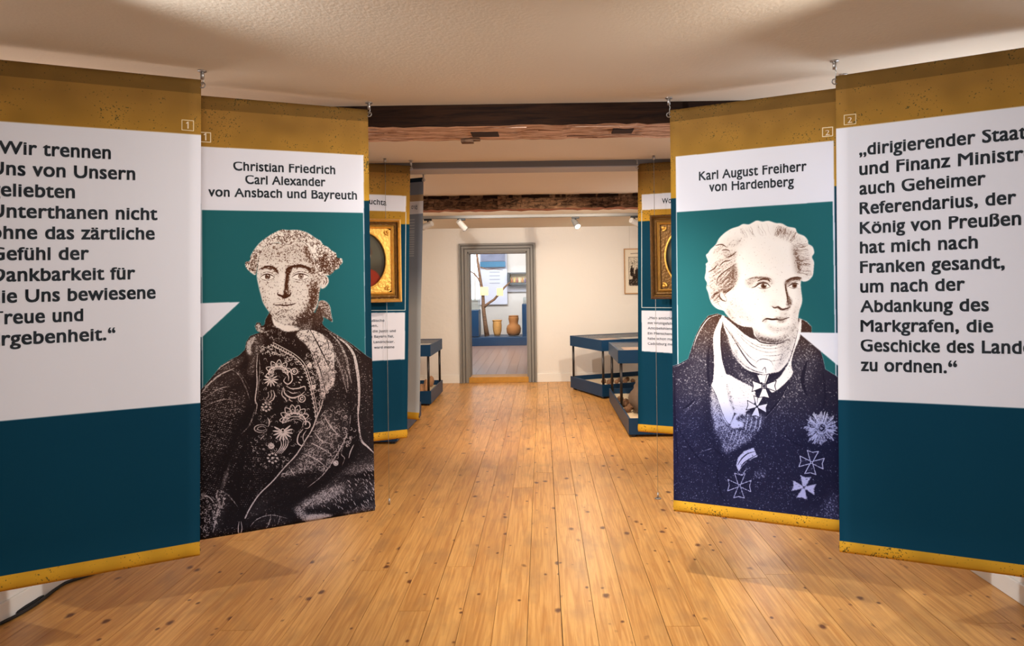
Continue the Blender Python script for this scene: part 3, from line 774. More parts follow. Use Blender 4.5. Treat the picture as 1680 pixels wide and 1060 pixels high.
    # upper palmette
    petals(e, ZI([(362, 280)])[0], 7.5, 21, 12, 196, 6, 1.1, W_)
    petals(e, ZI([(362, 280)])[0], 9.5, 15.5, 12, 196, 6, 0.8, 0.8)
    e.line(ZI(arc((362, 284), 42, -10, 190, 30)), 1.6, W_, 1, taper=False); e.line(ZI(arc((362, 286), 33, 10, 175, 21)), 0.9, 0.85, 1)
    petals(e, ZI([(330, 312)])[0], 2.0, 12, 150, 390, 9, 0.9, W_, False); e.line(ZI(arc((330, 312), 4, 0, 360)), 1.2, 1.0)
    e.line(ZI(arc((432, 276), 13, 0, 360)), 1.3, W_, 1, taper=False); e.line(ZI(arc((432, 276), 4, 0, 360)), 1.6, W_)
    e.line(ZI([(400, 268), (418, 285), (422, 315), (404, 332), (386, 318), (396, 300)]), 1.6, W_); e.line(ZI([(390, 282), (406, 296), (406, 318)]), 1.4, 0.85)
    for c in ((446, 300), (456, 312), (462, 300), (450, 324)): e.line(ZI([c, (c[0] + 5, c[1] + 2)]), 1.6, 0.85, sm=False, taper=False)
    # scroll leaf in the middle
    e.line(ZI([(384, 345), (392, 375), (420, 392), (452, 384), (476, 366)]), 2.0, W_); e.line(ZI([(396, 340), (420, 352), (450, 350), (476, 342), (480, 360)]), 1.7, W_)
    e.line(ZI([(382, 350), (378, 378), (392, 396), (400, 410)]), 1.5, 0.85); e.line(ZI([(402, 360), (424, 372), (446, 368)]), 1.3, 0.85); e.line(ZI([(410, 384), (412, 402), (424, 408)]), 1.3, 0.85)
    e.line(ZI(arc((464, 396), 15, 0, 360)), 1.3, W_, 1, taper=False); e.line(ZI(arc((464, 396), 6, 0, 360)), 1.5, W_)
    # lower palmette
    petals(e, ZI([(432, 486)])[0], 8.5, 24, 15, 185, 7, 1.1, W_)
    petals(e, ZI([(432, 486)])[0], 11, 17, 15, 185, 7, 0.8, 0.8)
    e.line(ZI(arc((432, 500), 50, -15, 185, 40)), 1.7, W_, 1, taper=False); e.line(ZI(arc((434, 504), 40, 5, 178, 30)), 1.1, 0.9); e.line(ZI(arc((436, 506), 32, 15, 165, 20)), 0.9, 0.8)
    petals(e, ZI([(382, 542)])[0], 2.5, 16, -210, 40, 11, 1.2, W_, False); e.line(ZI(arc((382, 536), 7, 0, 360)), 1.4, 1.0)
    e.line(ZI(arc((484, 512), 16, -120, 200)), 1.6, W_); e.line(ZI([(470, 530), (450, 556), (446, 590), (468, 606), (480, 590)]), 1.7, W_); e.line(ZI([(484, 536), (470, 560), (472, 586)]), 1.3, 0.85)
    for k in range(4): e.line(ZI([(372 + k * 11, 578), (376 + k * 9, 600), (366 + k * 8, 622), (350 + k * 8, 640)]), 1.3, W_)
    # left column of small sprigs
    for c, r in (((308, 432), 17), ((330, 604), 10), ((336, 658), 20)):
        for k in range(8):
            a = k * 0.785; e.line(ZI([(c[0] + math.cos(a) * r, c[1] + math.sin(a) * r), (c[0] + math.cos(a) * r + 3, c[1] + math.sin(a) * r + 2)]), 2.3, 0.88, sm=False, taper=False)
        e.line(ZI([c, (c[0] + 3, c[1])]), 2.6, 0.95, sm=False, taper=False)
    e.line(ZI([(340, 358), (346, 380), (338, 402), (316, 412)]), 1.5, 0.85); e.line(ZI([(328, 362), (334, 382), (324, 400)]), 1.3, 0.8); e.line(ZI([(318, 366), (320, 384), (310, 398)]), 1.1, 0.75)
    e.line(ZI(arc((288, 528), 30, 30, 330, 17)), 1.4, 0.75); e.line(ZI(arc((290, 528), 18, 0, 360, 9)), 1.2, 0.7); e.line(ZI([(316, 480), (324, 500), (318, 520)]), 1.6, 0.8); e.line(ZI([(300, 560), (286, 574)]), 1.4, 0.7)
    e.curls(ZI([(250, 570), (300, 580), (420, 640), (440, 620), (380, 700), (300, 700), (240, 640)]), 60, 2.0, 0.45, 0.8, 41, 0.8)
    e.curls(ZI([(240, 660), (330, 690), (300, 840), (250, 860), (210, 760)]), 40, 2.2, 0.25, 0.5, 42, 0.8)
    e.curls(ZI([(290, 215), (360, 225), (440, 250), (500, 330), (512, 460), (450, 590), (360, 660), (300, 600), (290, 420)]), 150, 2.0, 0.55, 0.9, 33, 0.7)
    e.curls(ZI([(266, 380), (310, 340), (330, 480), (300, 600), (270, 560)]), 40, 2.0, 0.5, 0.8, 34, 0.7)
    # ------------- turned-back coat front (diagonal)
    L(ZI([(536, 470), (600, 400), (660, 420), (672, 520), (640, 610), (560, 730), (460, 820), (300, 900), (230, 930), (220, 905), (330, 780), (440, 640), (516, 545)]), 0.26, 3, 0.95)
    L(ZI([(530, 520), (590, 470), (620, 560), (540, 680), (440, 760), (380, 760), (460, 650)]), 0.42, 7, 0.8)
    e.curls(ZI([(536, 480), (640, 440), (650, 590), (560, 720), (430, 800), (330, 830), (370, 750), (470, 640)]), 260, 3.2, 0.5, 0.85, 51, 0.75)
    for a in ([(470, 640), (520, 660), (560, 690)], [(500, 590), (540, 610), (590, 640)], [(520, 545), (548, 580), (600, 600)], [(410, 700), (440, 740), (500, 745)], [(560, 470), (590, 520), (625, 560)]):
        e.line(ZI(a), 1.6, 0.8, 0.8)
    for y in (790, 830, 870): L(ZI([(380, y - 40), (520, y - 70), (560, y - 55), (420, y - 10), (300, y + 10)]), 0.07, 4, 0.8)
    e.line(ZI([(556, 400), (545, 440), (528, 480), (510, 530), (480, 580), (440, 645), (390, 700), (340, 760), (280, 820), (240, 880), (218, 925)]), 1.7, 0.85, 0.95, taper=False)
    e.line(ZI([(676, 470), (668, 530), (640, 600), (600, 670), (555, 735), (490, 790)]), 1.8, 0.72, 0.85)
    # right-hand side of the coat, folds of the collar and shoulder
    L(ZI([(545, 70), (590, 110), (660, 170), (735, 230), (770, 300), (785, 420), (785, 900), (700, 700), (700, 480), (640, 300), (570, 180)]), 0.17, 4, 0.9)
    for a, w_, t in (([(585, 110), (625, 150), (655, 215), (668, 280), (680, 330)], 3.2, 0.62), ([(618, 128), (660, 160), (690, 205), (704, 270), (712, 340), (712, 420), (708, 480)], 4.2, 0.8), ([(560, 130), (600, 190), (632, 260), (650, 330), (660, 370)], 3.0, 0.5), ([(640, 250), (660, 300), (664, 350)], 2.0, 0.7),
                     ([(706, 430), (712, 520), (722, 580), (750, 610), (780, 640)], 2.8, 0.85), ([(560, 90), (610, 118), (660, 150), (720, 200)], 1.6, 0.5), ([(740, 300), (750, 400), (752, 480)], 1.5, 0.28)):
        e.line(ZI(a), w_, t, 0.9)
    L(ZI([(600, 140), (640, 170), (672, 260), (672, 340), (640, 330), (612, 220)]), 0.42, 6, 0.6)
    L(ZI([(560, 300), (600, 300), (640, 360), (610, 440), (560, 400)]), 0.22, 6, 0.7)
    e.dots(ZI([(560, 110), (700, 190), (770, 300), (770, 560), (600, 430), (570, 250)]), 420, 0.8, 0.4, 0.7, 61)
    # buttons and braid beside the dark opening
    L(ZI([(680, 500), (720, 600), (640, 700), (600, 700), (650, 610)]), 0.04, 3, 0.9)
    e.curls(ZI([(660, 530), (690, 520), (690, 570), (655, 620), (635, 600)]), 26, 2.2, 0.6, 0.9, 71, 0.9)
    e.line(ZI([(650, 590), (636, 640), (650, 660), (640, 690)]), 1.2, 0.6); e.line(ZI([(690, 600), (676, 630), (668, 660)]), 1.6, 0.7)
    e.line(ZI(arc((612, 682), 9, 0, 360)), 2.0, 0.75, 1, taper=False); e.line(ZI([(609, 680), (613, 683)]), 2.6, 1.0, sm=False, taper=False)
    # the furry cloak over the arm, lower right
    L(ZI([(420, 890), (460, 850), (540, 800), (620, 730), (690, 680), (760, 650), (800, 660), (800, 900), (700, 900), (560, 905), (470, 900)]), 0.28, 4, 0.95)
    L(ZI([(440, 880), (520, 820), (610, 780), (660, 790), (600, 840), (520, 870)]), 0.60, 6, 0.85)
    L(ZI([(640, 720), (700, 690), (770, 680), (780, 720), (700, 740)]), 0.48, 6, 0.7)
    L(ZI([(640, 740), (700, 735), (760, 715), (785, 730), (785, 755), (700, 750)]), 0.05, 2.5, 0.9)
    L(ZI([(480, 890), (570, 880), (680, 850), (785, 830), (785, 870), (640, 900), (540, 905)]), 0.07, 4, 0.95)
    L(ZI([(470, 915), (540, 905), (600, 912), (560, 930), (490, 945)]), 0.85, 3, 0.9); L(ZI([(430, 890), (470, 880), (490, 935), (460, 930)]), 0.62, 3, 0.8)
    L(ZI([(640, 900), (740, 865), (785, 850), (785, 885), (660, 915)]), 0.5, 4, 0.7)
    rd = random.Random(9)
    for k in range(420):
        x = rd.uniform(430, 785); y = rd.uniform(690, 890)
        if y < 890 - (x - 430) * 0.62 or y > 880: continue
        e.line(ZI([(x, y), (x + rd.uniform(3, 8), y + rd.uniform(5, 12))]), 0.7, rd.choice((0.08, 0.75, 0.85)), 0.8, sm=False)
    # belt loops and bottom folds
    e.line(ZI([(192, 940), (188, 965), (190, 992), (200, 990), (204, 965), (200, 940)]), 1.4, 0.85); L(ZI([(250, 960), (290, 925), (350, 910), (420, 930), (400, 960), (300, 985)]), 0.25, 4, 0.9)
    e.line(ZI([(240, 960), (270, 930), (330, 912), (400, 925)]), 1.2, 0.6); e.line(ZI([(330, 915), (322, 945), (310, 970)]), 1.3, 0.6); e.line(ZI([(370, 918), (360, 950)]), 1.2, 0.5)
    e.dots(ZI([(80, 960), (200, 960), (400, 930), (420, 990), (200, 1010), (60, 1010)]), 130, 0.9, 0.3, 0.6, 77)
    # ------------- breast: dark cravat shadow, lace jabot
    L(ZI([(302, 70), (330, 60), (420, 110), (440, 150), (498, 180), (500, 196), (450, 190), (370, 160), (300, 120), (290, 100)]), 0.05, 2, 0.95)
    e.curls(ZI([(306, 70), (340, 70), (420, 130), (430, 160), (340, 140), (300, 110)]), 60, 1.8, 0.4, 0.65, 81, 0.8)
    L(ZI([(268, 70), (282, 66), (286, 84), (300, 84), (300, 104), (270, 104), (262, 84)]), 0.72, 1.2, 0.9); e.curls(ZI([(266, 66), (300, 66), (300, 110), (264, 100)]), 16, 1.4, 0.1, 0.3, 82, 0.8)
    jab = ZI([(452, 98), (490, 92), (520, 98), (560, 118), (592, 150), (606, 190), (606, 250), (610, 300), (600, 340), (570, 372), (556, 400), (545, 372), (540, 320), (530, 280), (520, 240), (508, 200), (480, 160), (456, 140), (440, 118)])
    L(jab, 0.80, 1.2, 1.0)
    e.curls(jab, 230, 2.4, 0.15, 0.45, 83, 0.75); e.curls(jab, 130, 2.0, 0.95, 1.0, 84, 0.9)
    e.line(ZI([(500, 95), (530, 150), (560, 210), (585, 262)]), 1.7, 0.12, 0.9); e.line(ZI([(512, 190), (540, 260), (560, 330), (566, 372)]), 1.5, 0.2, 0.8); e.line(ZI([(556, 112), (580, 160), (570, 196)]), 1.2, 0.2, 0.7)
    L(ZI([(545, 280), (575, 270), (590, 300), (570, 340), (552, 320)]), 0.5, 2, 0.7)
    e.line(smooth_pts(jab, True, 2)[:60], 0.8, 0.2, 0.6, sm=False, taper=False)
    # collar braid right of the jabot
    e.curls(ZI([(470, 205), (515, 215), (540, 300), (556, 400), (548, 440), (530, 430), (510, 330), (490, 260)]), 90, 2.0, 0.5, 0.95, 85, 0.8)
    for q in ((498, 250), (515, 345)): e.line(ZI(arc(q, 6, 0, 360)), 2.6, 0.95, taper=False)
    # ------------- neck band
    e.body(ZA([(325, 815), (345, 800), (420, 850), (560, 870), (660, 880), (720, 770), (735, 760), (745, 820), (690, 900), (660, 930), (600, 930), (540, 940), (480, 950), (420, 930), (360, 900), (335, 870)]), 0.45)
    L(ZA([(328, 820), (360, 850), (420, 880), (520, 900), (560, 925), (500, 940), (440, 945), (380, 915), (340, 885)]), 0.95, 1, 1)
    L(ZA([(540, 880), (640, 840), (720, 780), (720, 850), (660, 915), (570, 925)]), 0.40, 3, 0.9)
    L(ZA([(700, 800), (740, 820), (760, 900), (700, 930), (670, 910)]), 0.18, 3, 0.9)
    # ------------- face
    face = ZA([(200, 360), (205, 290), (240, 220), (320, 175), (430, 180), (540, 150), (640, 200), (690, 300), (715, 400), (750, 480), (748, 560), (735, 610), (728, 680), (700, 760), (640, 830), (560, 872), (470, 884), (400, 868), (330, 812), (280, 750), (245, 690), (225, 620), (205, 540), (192, 460)])
    e.body(face, 0.80)
    L(ZA([(215, 300), (260, 220), (420, 200), (560, 180), (660, 230), (690, 330), (600, 350), (440, 330), (300, 330)]), 0.62, 6, 0.85)
    L(ZA([(600, 200), (660, 230), (700, 330), (715, 420), (680, 400), (640, 330), (610, 260)]), 0.34, 4, 0.8)
    L(ZA([(450, 400), (480, 385), (500, 400), (480, 450), (465, 520), (470, 590), (455, 630), (430, 640), (422, 600), (436, 500)]), 0.10, 2.0, 0.9)   # shaded side of the nose
    L(ZA([(640, 520), (740, 480), (735, 620), (715, 740), (640, 830), (560, 870), (480, 870), (560, 800), (630, 700), (660, 620)]), 0.40, 6, 0.85)
    L(ZA([(660, 560), (710, 560), (700, 680), (650, 760), (610, 780), (640, 700)]), 0.22, 5, 0.6)
    L(ZA([(520, 870), (560, 800), (640, 780), (700, 760), (660, 850), (600, 890)]), 0.20, 4, 0.6)
    L(ZA([(225, 540), (250, 600), (270, 680), (300, 750), (340, 800), (400, 850), (340, 820), (270, 750), (235, 650)]), 0.55, 4, 0.8)
    L(ZA([(330, 740), (380, 770), (450, 790), (540, 770), (560, 800), (500, 850), (410, 850), (350, 810)]), 0.62, 5, 0.7)
    L(ZA([(300, 560), (360, 570), (370, 640), (320, 660), (270, 620)]), 0.92, 6, 0.9); L(ZA([(540, 560), (600, 560), (590, 640), (530, 640)]), 0.82, 6, 0.8)
    L(ZA([(400, 440), (432, 450), (428, 560), (400, 610), (385, 560)]), 0.95, 3, 0.9)
    # brows
    L(ZA([(200, 420), (250, 385), (310, 378), (355, 395), (380, 440), (372, 450), (340, 415), (290, 400), (240, 405)]), 0.22, 1.8, 0.95)
    e.line(ZA([(215, 405), (260, 384), (310, 380), (352, 398), (378, 440)]), 2.2, 0.05, 0.8)
    L(ZA([(450, 400), (490, 375), (560, 368), (620, 380), (672, 410), (660, 425), (600, 398), (530, 392), (478, 412), (456, 450)]), 0.16, 1.8, 0.95)
    e.line(ZA([(452, 408), (500, 380), (560, 372), (625, 386), (675, 412)]), 2.0, 0.05, 0.8)
    L(ZA([(655, 410), (700, 400), (710, 440), (680, 470), (655, 450)]), 0.25, 3, 0.6)
    # eyes
    for cx_, cy_, w_, tilt in ((283, 470, 62, 0), (572, 468, 76, -4)):
        L(ZA([(cx_ - w_ - 8, cy_ + 4), (cx_ - w_ * .5, cy_ - 22), (cx_, cy_ - 30), (cx_ + w_ * .6, cy_ - 20), (cx_ + w_ + 6, cy_ + 2 + tilt), (cx_ + w_ * .5, cy_ + 26), (cx_ - w_ * .4, cy_ + 30)]), 0.97, 1.2, 1)
        e.line(ZA([(cx_ - w_, cy_ + 6), (cx_ - w_ * .55, cy_ - 16), (cx_, cy_ - 24), (cx_ + w_ * .6, cy_ - 14), (cx_ + w_, cy_ + 2)]), 1.5, 0.05, 1)
        e.line(ZA([(cx_ - w_, cy_ - 10), (cx_ - w_ * .5, cy_ - 34), (cx_, cy_ - 42), (cx_ + w_ * .7, cy_ - 30), (cx_ + w_ + 8, cy_ - 8)]), 1.0, 0.3, 0.8)
        e.line(ZA([(cx_ - w_ + 2, cy_ + 12), (cx_ - w_ * .5, cy_ + 26), (cx_, cy_ + 30), (cx_ + w_ * .6, cy_ + 22), (cx_ + w_, cy_ + 4)]), 1.0, 0.35, 0.9)
        e.line(ZA([(cx_ - w_ + 6, cy_ + 34), (cx_ - 10, cy_ + 52), (cx_ + w_ - 10, cy_ + 40)]), 0.9, 0.5, 0.8)
        L(ZA(arc((cx_ + 4, cy_ - 2), 21, 0, 330, 22)), 0.42, 0.8, 0.95, False); e.line(ZA(arc((cx_ + 4, cy_ - 2), 20, 0, 360, 21)), 0.8, 0.12, 0.9, taper=False)
        L(ZA(arc((cx_ + 4, cy_ - 2), 9, 0, 330)), 0.04, 0.5, 1, False)
        e.line(ZA([(cx_ + 8, cy_ - 10), (cx_ + 11, cy_ - 10)]), 1.1, 1, 1, sm=False, taper=False)
    # nose, mouth, chin
    e.line(ZA([(378, 600), (374, 622), (392, 636), (412, 640)]), 1.6, 0.15); e.line(ZA([(380, 622), (408, 634), (430, 652), (462, 640), (484, 622), (488, 604)]), 2.6, 0.04)
    L(ZA([(405, 636), (440, 628), (482, 626), (460, 650), (430, 656)]), 0.06, 1.2, 0.9); L(ZA([(440, 590), (478, 588), (486, 610), (460, 616)]), 0.5, 2, 0.8)
    e.line(ZA([(338, 708), (360, 716), (400, 714), (430, 720), (480, 714), (515, 706), (532, 698)]), 2.0, 0.05); e.line(ZA([(345, 700), (385, 694), (420, 702), (450, 692), (500, 698)]), 1.0, 0.5, 0.8)
    L(ZA([(365, 716), (430, 724), (500, 714), (470, 736), (420, 742)]), 0.80, 1.5, 0.7); L(ZA([(400, 752), (430, 760), (465, 754), (450, 774), (415, 772)]), 0.30, 2, 0.8)
    L(ZA([(420, 660), (445, 662), (440, 690), (425, 690)]), 0.6, 2, 0.7)
    # ear
    e.body(ZA([(742, 480), (770, 455), (805, 470), (818, 510), (800, 550), (775, 570), (750, 568)]), 0.78)
    e.line(ZA([(762, 478), (790, 480), (800, 510), (785, 545)]), 1.5, 0.25, 0.8); e.line(ZA([(765, 500), (778, 515), (768, 540)]), 1.3, 0.3, 0.8)
    # wig
    e.body(ZA([(690, 330), (760, 400), (790, 455), (765, 500), (745, 520), (715, 450), (700, 400)]), 0.6)
    e.body(ZA([(700, 780), (735, 720), (760, 790), (770, 850), (720, 900), (690, 860)]), 0.3)
    wig = ZA([(96, 340), (130, 330), (140, 285), (180, 220), (230, 165), (300, 115), (360, 82), (410, 64), (470, 68), (540, 66), (610, 82), (665, 110), (700, 135), (745, 160), (770, 195), (810, 215), (850, 250), (880, 268), (892, 308), (930, 315), (938, 350), (912, 378),
              (905, 400), (870, 415), (850, 440), (815, 460), (770, 455), (745, 440), (720, 400), (700, 340), (670, 270), (640, 210), (580, 165), (520, 165), (470, 190), (430, 195), (380, 178), (300, 190), (240, 230), (212, 290), (204, 350), (196, 400), (180, 452), (150, 440), (110, 405), (92, 370)])
    e.body(wig, 0.84)
    L(ZA([(640, 180), (700, 200), (760, 260), (740, 330), (700, 330), (665, 260)]), 0.97, 4, 0.9)
    L(ZA([(790, 300), (850, 300), (920, 340), (900, 400), (830, 440), (770, 440), (740, 400), (770, 350)]), 0.52, 4, 0.8)
    L(ZA([(400, 90), (520, 90), (600, 120), (560, 150), (440, 160), (390, 130)]), 0.68, 5, 0.7)
    L(ZA([(150, 290), (190, 250), (190, 380), (170, 430), (120, 390)]), 0.68, 3, 0.8)
    e.curls(wig, 170, 3.0, 0.96, 1.0, 90, 1.1); e.curls(wig, 260, 2.6, 0.12, 0.42, 91, 0.8); e.curls(ZA([(740, 270), (880, 290), (930, 350), (830, 450), (750, 430), (710, 350)]), 140, 2.6, 0.08, 0.35, 92, 0.9)
    e.curls(ZA([(96, 340), (180, 250), (195, 400), (150, 440), (100, 390)]), 40, 2.2, 0.1, 0.4, 93, 0.8)
    e.line(ZA([(196, 400), (205, 330), (225, 260), (270, 205), (340, 180), (420, 196), (480, 188), (530, 162), (590, 168), (640, 215), (680, 290), (712, 380)]), 0.9, 0.35, 0.7, taper=False)
    e.grain(face, 0.62, 2)
    r_ = cv.mask(smooth_pts(wig), 2); e.F[r_[0]] = np.maximum(e.F[r_[0]], r_[1]); r_ = cv.mask(smooth_pts(face), 2); e.F[r_[0]] = np.maximum(e.F[r_[0]], r_[1]); e.lat = 0.22; e.sd = 0.14; e.fsd = 0.05
    e.finish(ramp3([(0, (84, 36, 10)), (0.47, (66, 30, 12)), (0.55, (40, 22, 16)), (0.75, (26, 18, 18)), (1, (18, 14, 20))]),
             ramp3([(0, (255, 247, 234)), (0.5, (252, 240, 228)), (0.7, (226, 204, 196)), (1, (205, 196, 208))]), 3.2, 1.0)

def cross(e, c, s, ang=0, fill_=0.95, edge=0.08, w=0.9, yr=1.0):
    """a pattee cross with flared arms"""
    for k in range(4):
        a = math.radians(ang + 90 * k); d = (math.cos(a), math.sin(a)); q = (-d[1], d[0])
        pt = lambda r, t: (c[0] + d[0] * r * s + q[0] * t * s, c[1] + (d[1] * r * s + q[1] * t * s) * yr)
        p = [pt(0.08, -0.10), pt(1.0, -0.46), pt(0.88, 0), pt(1.0, 0.46), pt(0.08, 0.10)]
        if fill_ is not None: e.fill(p, fill_, 0.4, 1, False)
        e.line(p + [p[0]], w, edge, 1, sm=False, taper=False)

def portrait_right(cv):
    e = Engraving(cv); L = e.fill
    coat = ZJ([(230, 42), (190, 52), (160, 90), (135, 140), (120, 185), (102, 240), (60, 262), (20, 275), (-30, 290), (-30, 1000), (800, 1050), (800, 330), (755, 318), (725, 300), (700, 285), (690, 240), (680, 205), (662, 170), (640, 130), (640, 100), (620, 78), (590, 64), (560, 60), (400, 100)])
    e.body(coat, 0.13, False)
    # cloth: slightly lighter broad planes and fold shadows
    L(ZJ([(140, 140), (190, 70), (235, 60), (210, 160), (195, 260), (200, 370), (150, 430), (100, 430), (90, 330), (110, 250)]), 0.33, 8, 0.8)
    L(ZJ([(60, 300), (110, 270), (160, 330), (180, 450), (140, 560), (70, 560), (50, 420)]), 0.25, 10, 0.8)
    L(ZJ([(40, 560), (130, 520), (200, 640), (240, 760), (200, 840), (60, 850)]), 0.20, 12, 0.7)
    L(ZJ([(560, 200), (610, 160), (660, 210), (650, 320), (560, 430), (440, 520), (380, 570), (500, 440), (550, 300)]), 0.34, 9, 0.8)
    L(ZJ([(500, 430), (640, 380), (640, 520), (520, 600), (400, 640), (380, 600)]), 0.25, 12, 0.7)
    L(ZJ([(400, 640), (560, 600), (600, 800), (520, 900), (300, 880), (270, 740)]), 0.20, 14, 0.7)
    L(ZJ([(700, 850), (755, 820), (755, 940), (700, 930)]), 0.45, 8, 0.7)
    L(ZJ([(600, 900), (755, 880), (755, 940), (600, 925)]), 0.30, 8, 0.6)
    for a, w_ in (([(80, 455), (105, 440), (130, 415)], 3.0), ([(196, 160), (190, 240), (192, 330), (206, 380)], 4), ([(545, 340), (500, 420), (430, 500), (360, 560), (290, 620), (262, 650)], 4.5), ([(262, 650), (236, 700), (230, 750), (250, 830), (290, 870)], 2.5),
                  ([(60, 540), (110, 620), (160, 680), (215, 700)], 2.5), ([(210, 620), (240, 650), (262, 650)], 3), ([(620, 250), (600, 330), (620, 400)], 5), ([(690, 300), (700, 400), (690, 450)], 3), ([(520, 560), (560, 600), (610, 620)], 2), ([(45, 300), (45, 500), (60, 700)], 3)):
        e.line(ZJ(a), w_, 0.02, 0.85)
    e.line(ZJ([(84, 462), (108, 448), (134, 422)]), 0.9, 0.6, 0.9); e.line(ZJ([(540, 352), (505, 420), (440, 495), (370, 560), (300, 622)]), 0.9, 0.5, 0.8, taper=False); e.line(ZJ([(168, 640), (190, 632), (210, 626)]), 1.0, 0.5, 0.8)
    e.line(ZJ([(126, 190), (140, 145), (165, 98), (195, 62), (240, 46)]), 1.0, 0.95, 0.9)
    e.line(ZJ([(100, 248), (60, 268), (36, 276)]), 1.0, 0.55, 0.8)
    e.line(ZJ([(586, 66), (620, 80), (640, 105)]), 0.9, 0.6, 0.8)
    # waistcoat and shirt
    L(ZJ([(202, 370), (215, 350), (240, 420), (290, 500), (330, 560), (380, 575), (360, 600), (290, 640), (262, 645), (238, 560), (208, 480)]), 0.55, 3, 0.95)
    L(ZJ([(225, 540), (350, 540), (355, 590), (300, 625), (262, 648), (240, 590)]), 0.42, 5, 0.8)
    for x in (300, 318, 336, 352): e.line(ZJ([(x, 545), (x - 8, 575), (x - 22, 610)]), 1.6, 0.72, 0.7)
    # shaded waistcoat on the left: vertical nap
    L(ZJ([(204, 360), (222, 420), (236, 480), (238, 545), (222, 560), (206, 480)]), 0.66, 4, 0.8)
    # white lapel edge, left
    lap = ZJ([(255, 45), (262, 70), (246, 110), (244, 170), (252, 240), (268, 300), (296, 360), (312, 420), (304, 470), (282, 520), (258, 500), (240, 440), (222, 390), (204, 358), (212, 330), (216, 250), (212, 150), (226, 100)])
    L(lap, 0.98, 0.8, 1); e.line(ZJ([(246, 110), (244, 170), (252, 240), (268, 300), (296, 360), (312, 420), (304, 480)]), 1.0, 0.25, 0.8)
    e.line(ZJ([(204, 358), (222, 392), (240, 442), (262, 498), (285, 528)]), 0.8, 0.15, 0.8, taper=False)
    # dark inner collar
    L(ZJ([(262, 60), (290, 120), (290, 160), (320, 240), (350, 290), (385, 310), (408, 345), (394, 372), (360, 350), (320, 320), (280, 300), (256, 260), (246, 190), (248, 110)]), 0.20, 1.2, 0.95)
    L(ZJ([(300, 250), (340, 300), (385, 320), (400, 350), (380, 360), (330, 330)]), 0.45, 4, 0.6)
    e.line(ZJ([(250, 115), (248, 170), (258, 240), (280, 290)]), 1.6, 0.05, 0.7)
    # shirt front
    L(ZJ([(272, 306), (330, 335), (380, 360), (396, 385), (392, 430), (352, 470), (300, 470), (286, 400), (270, 340)]), 0.93, 1.5, 1)
    for a in ([(290, 400), (330, 410), (385, 400)], [(300, 440), (340, 445), (370, 440)], [(320, 345), (345, 385), (390, 395)]): e.line(ZJ(a), 1.0, 0.75, 0.8)
    L(ZJ([(268, 340), (284, 380), (300, 440), (306, 470), (292, 450), (276, 400)]), 0.4, 2, 0.6)
    # frill at the waist
    L(ZJ([(310, 480), (350, 465), (352, 500), (340, 535), (290, 535), (296, 505)]), 0.93, 1.2, 1); L(ZJ([(312, 495), (340, 478), (350, 500), (325, 510)]), 0.3, 1.2, 0.9)
    L(ZJ([(350, 480), (430, 480), (440, 500), (400, 560), (370, 575), (345, 540)]), 0.45, 3, 0.9)
    for x in (362, 382, 402, 420): e.line(ZJ([(x, 478), (x - 2, 510), (x - 12, 550)]), 2.2, 0.75, 0.7)
    # cravat
    crv = ZJ([(262, 60), (300, 90), (380, 150), (480, 160), (540, 130), (580, 90), (590, 60), (588, 100), (572, 160), (556, 210), (530, 262), (490, 300), (440, 308), (400, 300), (350, 280), (300, 220), (278, 150), (256, 90)])
    e.body(crv, 0.93)
    for a, w_, t in (([(262, 95), (300, 150), (340, 215), (380, 265), (430, 290)], 2.0, 0.2), ([(280, 110), (320, 170), (370, 230), (420, 262)], 1.3, 0.5), ([(300, 95), (350, 150), (420, 190), (500, 190), (545, 150)], 1.2, 0.55), ([(310, 120), (370, 180), (440, 210), (510, 205)], 1.2, 0.6),
                     ([(400, 175), (470, 182), (540, 155)], 1.0, 0.5), ([(430, 225), (500, 222), (545, 185)], 1.1, 0.55), ([(460, 250), (510, 240), (545, 205)], 1.1, 0.5), ([(300, 210), (340, 260), (390, 290), (430, 300)], 1.8, 0.35), ([(285, 180), (310, 230), (350, 270)], 2.0, 0.5)):
        e.line(ZJ(a), w_, t, 0.85)
    L(ZJ([(275, 120), (310, 170), (340, 240), (380, 285), (340, 270), (300, 220), (275, 160)]), 0.72, 4, 0.7)
    L(ZJ([(500, 170), (556, 130), (580, 100), (560, 180), (520, 260), (480, 290), (500, 230)]), 0.62, 5, 0.8)
    L(ZJ([(400, 250), (425, 240), (455, 245), (470, 268), (450, 290), (410, 290)]), 1.0, 2, 1); e.line(ZJ([(395, 262), (412, 244), (436, 240), (462, 248), (474, 268)]), 1.0, 0.3, 0.8); e.line(ZJ([(425, 290), (438, 276), (442, 300)]), 1.3, 0.25, 0.8)
    # white lapel right
    L(ZJ([(586, 84), (596, 70), (590, 140), (560, 220), (552, 270), (558, 305), (520, 350), (470, 385), (455, 350), (500, 320), (530, 270), (556, 200), (575, 140)]), 0.97, 0.8, 1)
    e.line(ZJ([(582, 110), (562, 190), (536, 262), (500, 318)]), 1.3, 0.3, 0.8)
    L(ZJ([(470, 300), (500, 300), (450, 330), (400, 325), (395, 308), (440, 312)]), 0.06, 1, 0.95)
    # neck crosses and their ribbons
    L(ZJ([(396, 368), (412, 345), (440, 350), (420, 395), (405, 400)]), 0.05, 1.2, 0.95)
    cross(e, ZJ([(434, 357)])[0], 20, 0, 0.97, 0.1, 1.0, 1.0); e.line(ZJ(arc((434, 357), 10, 0, 360)), 1.6, 0.1, taper=False); L(ZJ(arc((434, 357), 9, 0, 330)), 0.95, 0.3, 1, False); cross(e, ZJ([(434, 357)])[0], 2.6, 0, 0.05, 0.05, 0.5)
